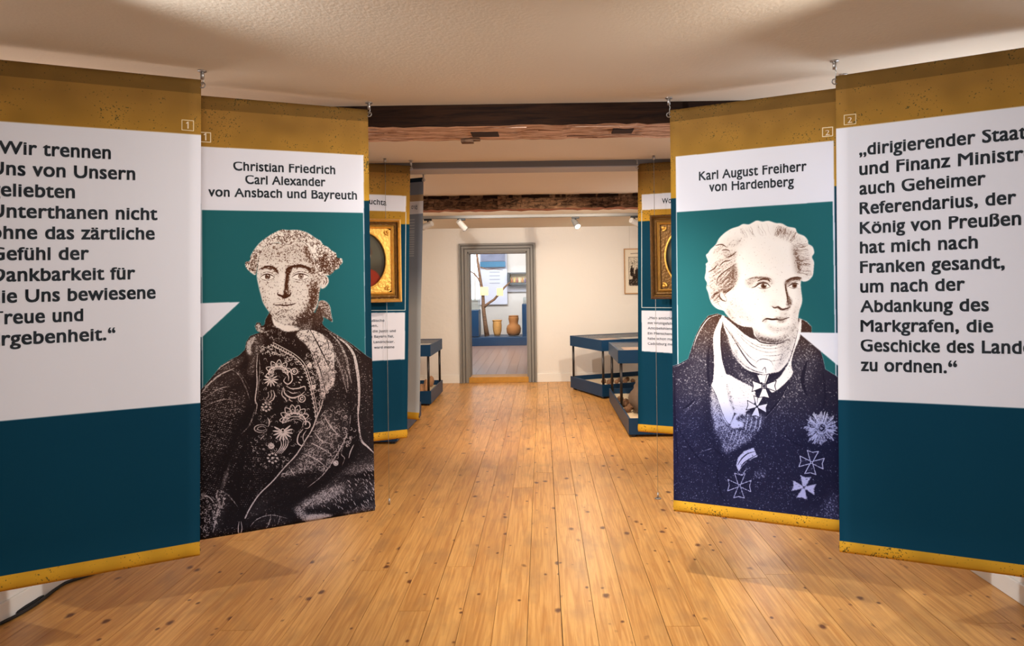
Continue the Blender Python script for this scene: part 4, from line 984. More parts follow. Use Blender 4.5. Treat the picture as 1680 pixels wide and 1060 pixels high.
    L(ZJ([(404, 310), (446, 308), (438, 340), (416, 340)]), 0.97, 0.5, 1, False); e.line(ZJ([(404, 310), (416, 342)]), 0.8, 0.2, sm=False); e.line(ZJ([(446, 308), (438, 342)]), 0.8, 0.2, sm=False)
    cross(e, ZJ([(403, 446)])[0], 17, 8, 0.97, 0.1, 0.9); e.line(ZJ([(404, 430), (408, 400), (418, 386)]), 1.0, 0.2)
    # orders on the coat
    star = ZJ([(682, 540)])[0]; rd = random.Random(3)
    pts = []
    for k in range(32):
        a = k / 32 * 2 * math.pi; r = (30 if k % 4 == 0 else 22 if k % 2 else 25) * rd.uniform(0.9, 1.1); pts.append((star[0] + r * math.cos(a) * 0.98, star[1] + r * math.sin(a) * 1.0))
    L(pts, 0.60, 0.9, 1, False)
    for k in range(90):
        a = rd.uniform(0, 6.28); r0 = rd.uniform(9, 16); r1 = rd.uniform(18, 29); e.line([(star[0] + r0 * math.cos(a), star[1] + r0 * math.sin(a)), (star[0] + r1 * math.cos(a), star[1] + r1 * math.sin(a))], 0.8, rd.choice((0.25, 0.9, 0.95)), 0.8, sm=False)
    e.line([(star[0] + 9 * math.cos(t / 2.5), star[1] + 9 * math.sin(t / 2.5)) for t in range(17)], 1.4, 0.85, taper=False); L([(star[0] + 8 * math.cos(t / 2.5), star[1] + 8 * math.sin(t / 2.5)) for t in range(16)], 0.55, 1, 1, False)
    e.line(ZJ([(690, 522), (680, 530), (694, 540), (682, 550), (672, 540)]), 1.8, 0.04)
    cross(e, ZJ([(640, 688)])[0], 20, 6, 0.22, 0.85, 1.1, 0.95)
    cross(e, ZJ([(606, 796)])[0], 19, 10, 0.92, 0.6, 0.9, 0.98)
    cross(e, ZJ([(326, 788)])[0], 19, 2, 0.12, 0.68, 1.2, 1.05)
    # ribbon of the breast cross
    rib = ZJ([(312, 700), (320, 668), (345, 640), (388, 624), (404, 662), (362, 680), (338, 704), (322, 728)])
    L(rib, 0.92, 0.8, 1, False)
    for a in ([(330, 712), (346, 690), (372, 672), (402, 655)], [(318, 700), (336, 672), (362, 650), (396, 640)]): e.line(ZJ(a), 1.5, 0.12, 0.9)
    e.line(ZJ([(316, 728), (336, 744), (352, 722), (372, 712)]), 1.4, 0.6)
    L(ZJ([(388, 735), (410, 718), (440, 722), (440, 750), (400, 756)]), 0.36, 2, 0.8)
    # speckle of the cloth
    rd = random.Random(71)
    e.dots(ZJ([(110, 180), (220, 90), (196, 360), (240, 560), (260, 650), (230, 850), (50, 840), (40, 300)]), 420, 0.7, 0.3, 0.6, 72)
    e.dots(ZJ([(560, 200), (620, 110), (700, 300), (750, 340), (750, 920), (290, 850), (280, 660), (470, 500)]), 600, 0.7, 0.25, 0.55, 73)
    # ------------- head
    head = ZF([(108, 380), (92, 330), (110, 310), (130, 280), (172, 240), (200, 190), (245, 145), (300, 110), (360, 90), (400, 70), (450, 72), (510, 42), (560, 50), (610, 44), (670, 62), (720, 66), (770, 92), (830, 105), (850, 145), (905, 170), (935, 205), (940, 235), (975, 260), (988, 310), (970, 345),
              (986, 385), (984, 440), (975, 500), (940, 540), (900, 550), (880, 545), (878, 600), (888, 680), (886, 730), (866, 790), (856, 850), (850, 920), (815, 980), (760, 1030), (690, 1060), (600, 1060), (540, 1050), (495, 1010), (475, 930), (400, 920), (320, 880), (260, 820), (238, 790), (190, 775), (150, 745), (125, 700), (110, 640), (95, 600), (100, 560), (82, 520), (90, 470), (92, 420), (90, 400)])
    e.body(head, 0.985)
    # hair: soft greys, then strands
    L(ZF([(100, 330), (180, 250), (260, 200), (360, 180), (400, 210), (350, 290), (330, 420), (350, 500), (320, 600), (250, 640), (220, 740), (150, 740), (110, 620), (90, 480)]), 0.80, 9, 0.9)
    L(ZF([(110, 560), (200, 540), (300, 560), (330, 600), (240, 640), (200, 700), (170, 760), (120, 690)]), 0.66, 8, 0.7)
    L(ZF([(660, 90), (760, 100), (860, 160), (930, 240), (970, 320), (975, 480), (900, 540), (880, 440), (880, 330), (820, 230), (740, 180), (660, 150)]), 0.78, 9, 0.9)
    L(ZF([(290, 440), (330, 400), (350, 460), (352, 510), (320, 580), (285, 540)]), 0.42, 5, 0.9); L(ZF([(230, 290), (300, 310), (345, 300), (330, 340), (260, 345)]), 0.60, 4, 0.8)
    L(ZF([(805, 250), (840, 270), (880, 370), (870, 480), (838, 470), (820, 380)]), 0.48, 5, 0.9)
    L(ZF([(700, 110), (760, 110), (780, 160), (730, 160)]), 0.62, 5, 0.7)
    rd = random.Random(13)
    def strands(p0s, p1s, n, w=0.8, lo=0.25, hi=0.6, bend=14, al=0.6):
        for k in range(n):
            t = rd.random(); a = (np.interp(t, [0, 1], [p0s[0][0], p0s[1][0]]), np.interp(t, [0, 1], [p0s[0][1], p0s[1][1]])); b = (np.interp(t, [0, 1], [p1s[0][0], p1s[1][0]]), np.interp(t, [0, 1], [p1s[0][1], p1s[1][1]]))
            m1 = ((a[0] * 2 + b[0]) / 3 + rd.uniform(-bend, bend), (a[1] * 2 + b[1]) / 3 + rd.uniform(-bend, bend)); m2 = ((a[0] + 2 * b[0]) / 3 + rd.uniform(-bend, bend), (a[1] + 2 * b[1]) / 3 + rd.uniform(-bend, bend))
            e.line(ZF([a, m1, m2, b]), w, rd.uniform(lo, hi), al)
    strands([(180, 260), (400, 180)], [(120, 330), (350, 250)], 16, lo=0.5, hi=0.75); strands([(340, 300), (350, 420)], [(130, 420), (200, 560)], 20, bend=18, lo=0.4, hi=0.7); strands([(345, 420), (350, 520)], [(180, 560), (240, 640)], 26, lo=0.2, hi=0.5, bend=20)
    strands([(350, 540), (320, 600)], [(130, 640), (160, 740)], 22, lo=0.2, hi=0.6, bend=20); strands([(120, 450), (110, 600)], [(260, 400), (230, 520)], 14, bend=16, lo=0.35, hi=0.6)
    strands([(400, 190), (640, 160)], [(360, 110), (600, 60)], 16, lo=0.6, hi=0.8, bend=10); strands([(640, 160), (800, 230)], [(680, 80), (850, 140)], 26, lo=0.3, hi=0.65, bend=12)
    strands([(810, 240), (870, 480)], [(930, 220), (970, 500)], 40, lo=0.3, hi=0.65, bend=16); strands([(825, 300), (860, 470)], [(850, 290), (880, 480)], 24, lo=0.1, hi=0.4, bend=8, al=0.8)
    for a in ([(130, 700), (150, 660), (200, 635), (260, 636), (300, 610), (322, 590)], [(170, 250), (220, 240), (262, 262)], [(226, 288), (262, 284), (290, 296)], [(180, 580), (190, 520), (240, 470), (300, 430), (340, 400)], [(110, 470), (160, 440), (190, 400)], [(262, 350), (300, 335), (345, 300)], [(205, 420), (240, 385), (300, 370)]):
        e.line(ZF(a), 1.6, 0.22, 0.9)
    e.line(ZF([(145, 690), (172, 650), (210, 640), (236, 640)]), 2.4, 0.2, 0.8)
    # ear and jaw
    L(ZF([(200, 640), (232, 636), (262, 690), (300, 740), (300, 780), (262, 788), (236, 760), (210, 700)]), 0.88, 2, 0.9); e.line(ZF([(208, 642), (204, 672), (228, 702), (256, 712)]), 2.2, 0.2, 0.85); e.line(ZF([(236, 650), (262, 690), (258, 712)]), 1.2, 0.4, 0.8); e.line(ZF([(180, 690), (200, 740), (240, 780)]), 1.2, 0.5, 0.8)
    L(ZF([(262, 680), (330, 680), (400, 760), (480, 860), (500, 920), (420, 900), (330, 860), (270, 800)]), 0.78, 8, 0.8); L(ZF([(250, 780), (290, 790), (320, 850), (380, 900), (300, 860)]), 0.45, 4, 0.7)
    L(ZF([(320, 640), (380, 680), (380, 740), (320, 720)]), 0.86, 8, 0.7)
    # forehead is left clear; brow, eyes
    L(ZF([(420, 560), (440, 530), (510, 516), (580, 512), (630, 525), (650, 570), (620, 560), (560, 535), (500, 548), (460, 590)]), 0.62, 4, 0.9)
    e.line(ZF([(440, 530), (480, 520), (540, 516), (600, 520), (632, 532)]), 3.2, 0.42, 0.8); e.line(ZF([(520, 545), (560, 528), (600, 530), (622, 548)]), 3.0, 0.15, 0.8)
    L(ZF([(750, 545), (790, 525), (850, 512), (882, 520), (870, 540), (800, 545), (765, 575)]), 0.32, 2, 0.95); e.line(ZF([(752, 552), (790, 528), (840, 516), (880, 520)]), 3.0, 0.18, 0.85)
    e.line(ZF([(470, 600), (500, 590), (530, 568), (565, 558), (600, 566), (626, 590)]), 1.9, 0.08); e.line(ZF([(500, 575), (540, 552), (580, 550), (615, 565)]), 1.2, 0.4, 0.8); e.line(ZF([(520, 596), (560, 608), (600, 602), (622, 592)]), 1.2, 0.35, 0.8); L(ZF([(540, 612), (590, 614), (600, 630), (560, 628)]), 0.75, 3, 0.8)
    L(ZF(arc((570, 584), 24, 0, 330, 23)), 0.28, 0.9, 0.95, False); L(ZF(arc((572, 586), 12, 0, 330)), 0.03, 0.6, 1, False); e.line(ZF([(580, 574), (584, 576)]), 1.5, 1, sm=False, taper=False)
    e.line(ZF([(770, 590), (800, 570), (830, 562), (858, 570)]), 1.8, 0.1); e.line(ZF([(780, 596), (820, 606), (852, 598)]), 1.1, 0.4, 0.8); e.line(ZF([(770, 572), (810, 555), (850, 550)]), 1.1, 0.4, 0.8)
    L(ZF(arc((826, 582), 22, 0, 330, 21)), 0.30, 0.9, 0.95, False); L(ZF(arc((828, 583), 11, 0, 330)), 0.03, 0.6, 1, False)
    # nose
    L(ZF([(742, 560), (760, 555), (764, 620), (780, 670), (802, 700), (800, 740), (775, 760), (760, 740), (765, 690), (755, 630)]), 0.36, 2, 0.95); e.line(ZF([(748, 570), (756, 620), (766, 668), (768, 720)]), 2.4, 0.2, 0.9)
    e.line(ZF([(638, 752), (660, 766), (690, 760), (720, 780), (760, 772), (790, 760)]), 2.6, 0.12); L(ZF([(640, 752), (690, 756), (740, 776), (790, 756), (770, 786), (720, 786), (680, 768)]), 0.25, 1.8, 0.8); L(ZF([(640, 700), (670, 710), (690, 750), (640, 750)]), 0.88, 4, 0.8)
    L(ZF([(700, 800), (770, 800), (780, 840), (720, 840)]), 0.72, 4, 0.8)
    # mouth, cheek and chin
    e.line(ZF([(560, 880), (580, 862), (600, 856), (640, 862), (680, 860), (715, 868), (750, 856), (782, 846)]), 2.6, 0.08); L(ZF([(660, 845), (700, 838), (740, 846), (780, 842), (740, 862), (690, 862)]), 0.45, 1.8, 0.8); L(ZF([(680, 870), (760, 862), (740, 888), (700, 888)]), 0.50, 2.5, 0.8)
    L(ZF([(560, 860), (590, 850), (600, 880), (570, 890)]), 0.55, 3, 0.7)
    L(ZF([(600, 900), (660, 930), (760, 925), (800, 900), (780, 950), (680, 960), (610, 940)]), 0.55, 5, 0.8)
    L(ZF([(480, 930), (500, 990), (560, 1040), (680, 1056), (780, 1010), (840, 930), (856, 860), (820, 900), (760, 980), (640, 1010), (540, 980)]), 0.52, 5, 0.9); L(ZF([(500, 1000), (560, 1042), (680, 1060), (760, 1030), (680, 1036), (570, 1015)]), 0.2, 3, 0.8)
    e.line(ZF([(472, 930), (480, 970), (500, 1010), (545, 1048), (620, 1062), (700, 1058), (770, 1026)]), 1.7, 0.1, 0.9)
    L(ZF([(820, 760), (866, 740), (858, 840), (820, 900), (800, 860)]), 0.70, 6, 0.8); L(ZF([(850, 600), (884, 620), (886, 720), (860, 760), (850, 680)]), 0.82, 4, 0.7)
    e.G[:] = 0.55; e.sd = 0.16; e.ex = 1.15
    e.grain(head, 0.35, 2); e.grain(crv, 0.4, 2)
    e.finish(ramp3([(0, (74, 30, 6)), (0.46, (66, 28, 10)), (0.55, (58, 36, 30)), (0.62, (32, 26, 42)), (0.8, (14, 15, 44)), (1, (14, 15, 42))]),
             ramp3([(0, (255, 244, 230)), (0.5, (252, 244, 236)), (0.70, (236, 232, 238)), (0.76, (170, 178, 228)), (1, (168, 172, 230))]), 2.6, 1.0)


# ------------------------------------------------------------------ PORTRAIT BANNERS
def head_banner(cv, panel, ptop, pbot, gold_l, gold_r):
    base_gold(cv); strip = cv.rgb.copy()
    below(cv, gold_l, gold_r, NAVY)
    cv.color(panel, WHITE, 0.6); cv.color(pbot, TEALP, 0.6)
    return strip
def draw_2L(cv):
    head_banner(cv, [(328.5, 237.5), (596.5, 252.3), (600.5, 700), (333, 800)], None,
                [(331, 340), (596, 345.4), (599.5, 600), (333.5, 700)], (330, 322), (600, 322))
    # the panel's white rule, then the speech wedge
    cv.color([(325, 491.5), (394, 489.5), (331.5, 547), (325, 547)], WHITE, 0.6)
    numbox(cv, 328.5, 215, 345.5, 230, 1.0)
    portrait_left(cv)
def draw_2R(cv):
    strip = head_banner(cv, [(1108.2, 257.5), (1367.7, 231.3), (1374.5, 800), (1112.5, 700)], None,
                [(1110, 349.3), (1366, 331.9), (1372, 700), (1114, 700)], (1100, 327), (1372, 306))
    portrait_right(cv)
    cv.color([(1309, 547), (1385, 548), (1385, 610), (1375, 602)], WHITE, 0.6)
    q = int(cv.tx([(1106, 820.5)])[0][1]); cv.rgb[q:] = strip[q:]
    numbox(cv, 1349.5, 210.5, 1366, 225, -1.5)

G_TALL = 'tall hanging exhibition banners'
BN = {}
BN['1L'] = Banner('hanging_banner', 'left front banner with long black quotation ending Ergebenheit, cut by the left picture edge',
    [(-60, 92), (330, 131), (328, 911), (-60, 982)], (2.42, 2.761), draw_1L, G_TALL, wave=0.003, phase=0.4)
BN['1R'] = Banner('hanging_banner', 'right front banner with long black quotation beginning dirigierender, cut by the right picture edge',
    [(1371, 125), (1748.6, 67.7), (1750, 957), (1377.5, 905.5)], (2.756, 2.417), draw_1R, G_TALL, wave=0.003, phase=1.4)
BN['2L'] = Banner('hanging_banner', 'banner with engraved portrait of a man in embroidered coat, left of the aisle',
    [(320, 156), (603.5, 180), (615, 837.5), (323, 887)], (2.951, 3.275), draw_2L, G_TALL, (760, 1940), wave=0.003, phase=2.2)
BN['2R'] = Banner('hanging_banner', 'banner with engraved portrait of a man in dark coat and cravat',
    [(1099, 181), (1382.6, 143.5), (1387, 874.5), (1105.5, 838.5)], (3.271, 2.945), draw_2R, G_TALL, (760, 1940), wave=0.003, phase=3.0)

T = M['print_black']
def block(b, name, x0, rows, first, last, size, m=None, bold=0.012, **k):
    """rows: (string, x of the fitted end, fitted part); baselines run evenly from first to last, straight on the sheet"""
    B_ = BN[b]; f = happly(B_.H, [first])[0]; l = happly(B_.H, [last])[0]; u0 = happly(B_.H, [(x0, (first[1] + last[1]) / 2)])[0][0]
    Hi = np.linalg.inv(B_.H); n = len(rows); lines = []
    for i, (st, xe, part) in enumerate(rows):
        v = f[1] + (l[1] - f[1]) * i / max(1, n - 1)
        a = happly(Hi, [(u0, v)])[0]
        y = a[1]; 
        ue = happly(B_.H, [(xe, y)])[0][0]
        for _ in range(4): e = happly(Hi, [(ue, v)])[0]; ue += (xe - e[0]) * 0.0026
        lines.append((st, tuple(a), tuple(happly(Hi, [(ue, v)])[0]), part))
    return B_.text(name, lines, size, m or T, bold, **k)
block('1L', 'quotation_word', -17, [('\u201eWir trennen', 182, None), ('Uns von Unsern', 222, None), ('geliebten', 123, None), ('Unterthanen nicht', 258.5, None),
    ('ohne das z\u00e4rtliche', 254, None), ('Gef\u00fchl der', 146, None), ('Dankbarkeit f\u00fcr', 222, None), ('die Uns bewiesene', 255.5, None), ('Treue und', 136.5, None), ('Ergebenheit.', 174.5, None)],
    (182, 261.5), (171.7, 559.2), 0.065, bold=0.021)
block('1R', 'quotation_word', 1411, [('\u201edirigierender Staats', 1600.4, '\u201edirigierender'), ('und Finanz Ministre', 1559, 'und Finanz'), ('auch Geheimer', 1617, None), ('Referendarius, der', 1667, None),
    ('K\u00f6nig von Preu\u00dfen', 1675, None), ('hat mich nach', 1604, None), ('Franken gesandt,', 1648, None), ('um nach der', 1583, None), ('Abdankung des', 1622, None), ('Markgrafen, die', 1629, None),
    ('Geschicke des Landes', 1598, 'Geschicke des'), ('zu ordnen.', 1553.5, None)], (1423.3, 255.5), (1412, 611), 0.065, bold=0.021)
BN['2L'].text('name_word', [('Christian Friedrich', (382.7, 276), (550, 283), None), ('Carl Alexander', (402.5, 297.8), (533.9, 302.5), None), ('von Ansbach und Bayreuth', (341.8, 317.7), (585.7, 323.9), None)], 0.054, T, 0.018)
BN['2R'].text('name_word', [('Karl August Freiherr', (1146.6, 297), (1323.3, 281.2), None), ('von Hardenberg', (1163.3, 315.5), (1302.4, 306.5), None)], 0.057, T, 0.018)
def numeral_one(b, cu_, v0):
    H_ = BN[b].H; sh = [(-1.0, 0), (1.0, 0), (1.0, 11.5), (-0.6, 11.5), (-3.4, 9.3), (-2.7, 7.9), (-1.0, 9.2)]
    V = [BN[b].pos(*happly(H_, [(cu_ + x, v0 - y)])[0], 0.0016) for x, y in sh]
    me = bpy.data.meshes.new('number_lettering'); me.from_pydata(V, [], [(0, 1, 2, 6), (2, 3, 6), (3, 4, 5, 6)]); me.update()
    link_mesh('number_lettering', me, M['print_cream'], BN[b].root)['label'] = 'cream number one'
numeral_one('1L', 308.5, 211.6); numeral_one('2L', 337.5, 228.0)
BN['2R'].text('number_lettering', [('2', (1354, 223.0), (1361.0, 222.3), None)], 0.031, M['print_cream'], 0.0, label='cream number two')
BN['1R'].text('number_lettering', [('2', (1390.5, 203.0), (1398.0, 202.2), None)], 0.031, M['print_cream'], 0.0, label='cream number two')

def close_quotes(b, x0, y0, dx, h, sl):
    B_ = BN[b]
    for k in range(2):
        cx_, cy_ = x0 + k * dx, y0 + h * 0.68 + k * dx * sl; rr = h * 0.32
        px_ = [(cx_ + rr * math.cos(t), cy_ + rr * math.sin(t)) for t in (2 * math.pi * i / 14 for i in range(14))]
        ta = [(cx_ - rr, cy_), (cx_ - rr * 0.9, cy_ - h * .35), (cx_ - rr * 0.1, cy_ - h * .72), (cx_ + rr * 0.75, cy_ - h * .72), (cx_ + rr * .1, cy_ - h * .35), (cx_ + rr * .2, cy_ - rr * .3)]
        V = [B_.pos(*happly(B_.H, [p])[0], 0.0016) for p in px_ + ta]
        me = bpy.data.meshes.new('quotation_mark'); me.from_pydata(V, [], [tuple(range(14)), (14, 15, 18, 19), (15, 16, 17, 18)]); me.update()
        link_mesh('quotation_mark', me, T, B_.root)
close_quotes('1L', 180.0, 539.0, 6.6, 9.0, -0.045); close_quotes('1R', 1559.0, 595.0, 8.0, 10.5, 0.03)

# middle and rear banners
def draw_3L(cv):
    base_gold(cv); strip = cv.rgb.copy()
    cv.color([(300, 306), (666.5, 322.6), (666, 349.2), (300, 340)], WHITE, 0.6)
    below(cv, (606, 369), (671, 369.5), TEAL)
    cv.cstroke([(666, 350), (664.5, 512), (480, 514)], 1.1, (215, 220, 215))
    cv.color([(480, 518), (664.5, 515.5), (664, 592), (480, 602)], WHITE, 0.6)
    q = int(cv.tx([(669, 704.5)])[0][1]); cv.rgb[q:] = strip[q:]
def draw_3R(cv):
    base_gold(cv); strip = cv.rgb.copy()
    cv.color([(1052.5, 319), (1300, 303), (1300, 334), (1053, 344.5)], WHITE, 0.6)
    below(cv, (1047, 365), (1100, 362), TEAL)
    cv.cstroke([(1052.7, 345), (1053, 504.3), (1250, 506)], 1.1, (215, 220, 215))
    cv.color([(1052.5, 509), (1250, 512), (1250, 590), (1053, 576)], WHITE, 0.6)
    q = int(cv.tx([(1047, 695.8)])[0][1]); cv.rgb[q:] = strip[q:]
BN['3L'] = Banner('hanging_banner', 'left middle banner behind a gilt oval portrait, its title ending in uchta',
    [(484, 262.6), (673, 272), (668, 718), (484, 739)], (4.50, 4.79), draw_3L, G_TALL, (480, 1230), wave=0.003, phase=0.9)
BN['3R'] = Banner('hanging_banner', 'right middle banner behind a gilt oval portrait, its title beginning with Wo',
    [(1046.5, 269), (1226, 257.7), (1227, 722.3), (1047, 708)], (4.886, 4.61), draw_3R, G_TALL, (480, 1230), wave=0.003, phase=2.0)
def draw_4L(cv):
    cv.rgb[:] = np.array((182, 184, 182), np.float32) / 255
    H = cv.H; f = lambda v: int(cv.tx([(692, v)])[0][1])
    cv.rgb[:f(299)] = np.array((18, 34, 50)) / 255; cv.rgb[f(299):f(322)] = np.array((112, 116, 124)) / 255
    cv.rgb[f(322):f(334)] = np.array((160, 132, 98)) / 255; cv.rgb[f(334):f(356)] = np.array((205, 198, 196)) / 255
    cv.rgb[f(356):f(450)] = np.array((118, 122, 130)) / 255
    a, b = f(450), f(520); t = np.linspace(0, 1, b - a)[:, None, None]
    cv.rgb[a:b] = np.array((118, 122, 130)) / 255 * (1 - t) + np.array((182, 184, 182)) / 255 * t
    for r in list(range(365, 388, 5)) + list(range(388, 432, 4)):
        cv.rgb[f(r):f(r) + 5, int(cv.W * 0.30):int(cv.W * (0.90))] = np.array((150, 150, 150)) / 255
    cv.rgb[f(679):] = np.array(GOLD) / 255
z_t, z_b = P(695, 291, 5.39).z, P(688, 689, 5.39).z
def unP(X, Y, Z):
    Z -= HC; xc = X * cr - Z * sr; zc = X * sr + Z * cr
    return (U0 + xc * F / Y, V0 - zc * F / Y)
q4l = unP(-1.629, 5.713, z_t); q4b = unP(-1.629, 5.713, z_b)
BN['4L'] = Banner('hanging_banner', 'plain grey back of the banner hanging behind the left middle one',
    [q4l, (695, 291), (688, 689), q4b], (5.713, 5.39), draw_4L, G_TALL, (360, 920), wave=0.003, phase=0.2)
BN['3L'].text('title_lettering', [('uchta', (606, 336.3), (634, 338.8), None)], 0.052, T, 0.01)
BN['3R'].text('title_lettering', [('Wo', (1086, 333.8), (1101.5, 332.9), None)], 0.052, T, 0.01)
BN['3L'].text('small_text_word', [('u\u00dfische', (608, 531.2), (630.5, 530.7), None), ('sen.', (608, 539.6), (620, 539.2), None), ('die Justiz und', (611.5, 548.4), (649, 547.6), None), ('n Bayern fiel,', (608, 557.2), (646, 556.4), None),
    ('Landrichter.', (613, 566), (646.8, 565.2), None), ('ward meine', (613.6, 574.9), (646.8, 573.9), None)], 0.024, M['print_grey'], 0.012)
BN['3R'].text('small_text_word', [('\u201eMein amtliche', (1062.8, 523.2), (1103, 524.2), None), ('mit Wohlgefalle', (1062.8, 531.6), (1104.5, 532.7), None), ('Amtsbefohlene', (1062.8, 540), (1103.5, 541.2), None), ('Ein Menschena', (1062.8, 548.5), (1104, 549.8), None),
    ('habe schon ma', (1062.8, 557), (1103, 558.4), None), ('Cadolzburg me', (1062.8, 565.4), (1103.5, 566.8), None)], 0.024, M['print_grey'], 0.012)
BN['4L'].text('title_lettering', [('Bro', (684.5, 348.6), (675, 347.8), None)], 0.05, M['print_grey'], 0.0, label='show-through lettering seen mirrored')

# ------------------------------------------------------------------ cables floor to ceiling
def cable(u_top, v_top, u_bot, v_bot, Y, label, floor_eye):
    t = P((u_top + u_bot) / 2, v_bot, Y); X = t.x
    r = thing('steel_cable', label, 'cable', (X, Y, 0), 0, 'thin cables between floor and ceiling')
    tub('wire', [(-0.006, 0, 0.02), (0.0, 0, CEIL - 0.02)], 0.0016, M['wire'], r, 6)
    tub('ceiling_mount', [(0, 0, CEIL - 0.028), (0, 0, CEIL)], 0.010, M['steel'], r, 10)
    tub('floor_fixing', [(-0.006, 0, 0.0), (-0.006, 0, 0.042)], 0.0065, M['steel'], r, 10)
    if floor_eye:
        tub('floor_plate', [(-0.006, 0, 0.0), (-0.006, 0, 0.004)], 0.022, M['steel'], r, 12)
cable(639, 259, 641.5, 835, 4.705, 'thin steel cable left of the aisle in front of the banner ending in uchta', False)
cable(1079, 257, 1083, 825, 4.745, 'thin steel cable right of the aisle in front of the banner beginning with Wo', True)

# ------------------------------------------------------------------ gilt frames with oval portraits
M['gilt'] = mat('antique_gilt', srgb(232, 180, 84), 0.42, 0.6, bump=0.45, bscale=60, vary=0.25, vscale=40)
M['gilt_dark'] = mat('dark_bronze_gilt', srgb(112, 78, 32), 0.45, 0.5, bump=0.9, bscale=60, vary=0.4, vscale=30)
M['gilt_mid'] = mat('worn_gilt', srgb(186, 140, 66), 0.42, 0.6, bump=0.5, bscale=60, vary=0.3, vscale=30)
def gilt_portrait(c, w, h, ang, label, dark, robe):
    """c: centre; ang: turn about the vertical"""
    r = thing('gilt_portrait', label, 'painting', c, ang, 'oval portraits in gilt frames')
    g1, g2 = (M['gilt_dark'], M['gilt_mid']) if dark else (M['gilt'], M['gilt'])
    def ring(name, o, i, y0, y1, m, bev=0.004):
        bm = bmesh.new()
        W, Hh = w / 2, h / 2
        # mitred rail with a rounded profile
        prof = [(o, 0.0), (o, y0), (o + (i - o) * .25, (y0 + y1) / 2 - 0.006), (o + (i - o) * .6, y1), (i, (y0 + y1) / 2), (i, 0.0)]
        rings = []
        for sx, sz in ((-1, -1), (1, -1), (1, 1), (-1, 1)):
            rings.append([bm.verts.new((sx * (W - a), -b_, sz * (Hh - a))) for a, b_ in prof])
        for k in range(4):
            A, B = rings[k], rings[(k + 1) % 4]
            for j in range(len(prof) - 1): bm.faces.new((A[j], B[j], B[j + 1], A[j + 1]))
        return obj(name, bm, m, r)
    ring('outer_moulding', 0.0, 0.022, 0.02, 0.045, g1); ring('hollow_moulding', 0.022, 0.045, 0.022, 0.030, M['gilt_dark']); ring('inner_moulding', 0.045, 0.068, 0.018, 0.038, g2)
    # spandrel panel with an oval opening
    ow, oh = w / 2 - 0.105, h / 2 - 0.098; iw, ih = w / 2 - 0.066, h / 2 - 0.066
    bm = bmesh.new(); n = 48; A = []; B = []; C = []
    for k in range(n):
        t = 2 * math.pi * (k + .5) / n; ct, st = math.cos(t), math.sin(t); m_ = max(abs(ct) / iw, abs(st) / ih)
        A.append(bm.verts.new((ct / m_, -0.018, st / m_))); B.append(bm.verts.new((ow * ct, -0.020, oh * st))); C.append(bm.verts.new((ow * ct, -0.004, oh * st)))
    for k in range(n): bm.faces.new((A[k], A[(k + 1) % n], B[(k + 1) % n], B[k])); bm.faces.new((B[k], B[(k + 1) % n], C[(k + 1) % n], C[k]))
    obj('spandrel_panel', bm, M['gilt_dark'] if dark else M['gilt'], r)
    bm = bmesh.new(); tube(bm, [((ow + 0.004) * math.cos(t), -0.024, (oh + 0.004) * math.sin(t)) for t in (2 * math.pi * k / 48 for k in range(49))], 0.007, 8, False)
    obj('oval_bead', bm, M['gilt'], r, True)
    for sx in (-1, 1):
        for sz in (-1, 1):
            bm = bmesh.new(); cx_, cz_ = sx * (iw - 0.024), sz * (ih - 0.024)
            for k in range(5):
                a = k / 4 * math.pi / 2; dx, dz = -sx * math.cos(a) * 0.018, -sz * math.sin(a) * 0.018
                m4 = Matrix.Translation((cx_ + dx, -0.024, cz_ + dz)) @ Matrix.Diagonal((0.008, 0.006, 0.008, 1))
                bmesh.ops.create_icosphere(bm, subdivisions=1, radius=1.0, matrix=m4)
            bmesh.ops.create_icosphere(bm, subdivisions=2, radius=1.0, matrix=Matrix.Translation((cx_, -0.024, cz_)) @ Matrix.Diagonal((0.011, 0.008, 0.011, 1)))
            obj('corner_rosette', bm, M['gilt'], r, True)
    # painted canvas
    cv = Canvas([(0, 0), (200, 0), (200, 260), (0, 260)], 200, 260)
    cv.rgb[:] = np.array((66, 58, 44)) / 255
    cv.color(smooth_pts([(20, 0), (180, 0), (200, 120), (150, 150), (50, 150), (0, 110)]), (88, 84, 68), 24)
    cv.color(smooth_pts([(30, 270), (40, 200), (78, 172), (124, 170), (165, 196), (185, 270)]), robe, 3)
    cv.color(smooth_pts([(86, 178), (88, 145), (116, 145), (118, 178), (102, 200)]), (196, 150, 118), 2)
    cv.color(smooth_pts([(76, 105), (86, 74), (112, 70), (128, 92), (124, 128), (104, 148), (84, 136)]), (214, 170, 138), 2)
    cv.color(smooth_pts([(70, 110), (72, 76), (96, 54), (126, 62), (136, 96), (126, 104), (118, 82), (90, 82), (80, 112)]), (92, 70, 52), 3)
    for x_ in (92, 112): cv.color(smooth_pts([(x_ - 5, 106), (x_, 103), (x_ + 5, 106), (x_, 109)]), (50, 34, 26), 1)
    cv.color(smooth_pts([(94, 130), (102, 127), (110, 130), (102, 133)]), (160, 80, 70), 1)
    cv.color(smooth_pts([(90, 172), (104, 168), (118, 172), (108, 205), (98, 205)]), (232, 226, 214), 2)
    m = print_mat('oil_painting', cv.image('oil_painting'), 0, 0.3)
    bm = bmesh.new(); uvl = bm.loops.layers.uv.new('UVMap')
    vs = [bm.verts.new((ow * 1.01 * math.cos(t), -0.006, oh * 1.01 * math.sin(t))) for t in (2 * math.pi * k / 48 for k in range(48))]
    bm.faces.new(vs)
    rr = bmesh.ops.extrude_face_region(bm, geom=bm.faces[:])
    for v in rr['geom']:
        if isinstance(v, bmesh.types.BMVert): v.co.y += 0.004
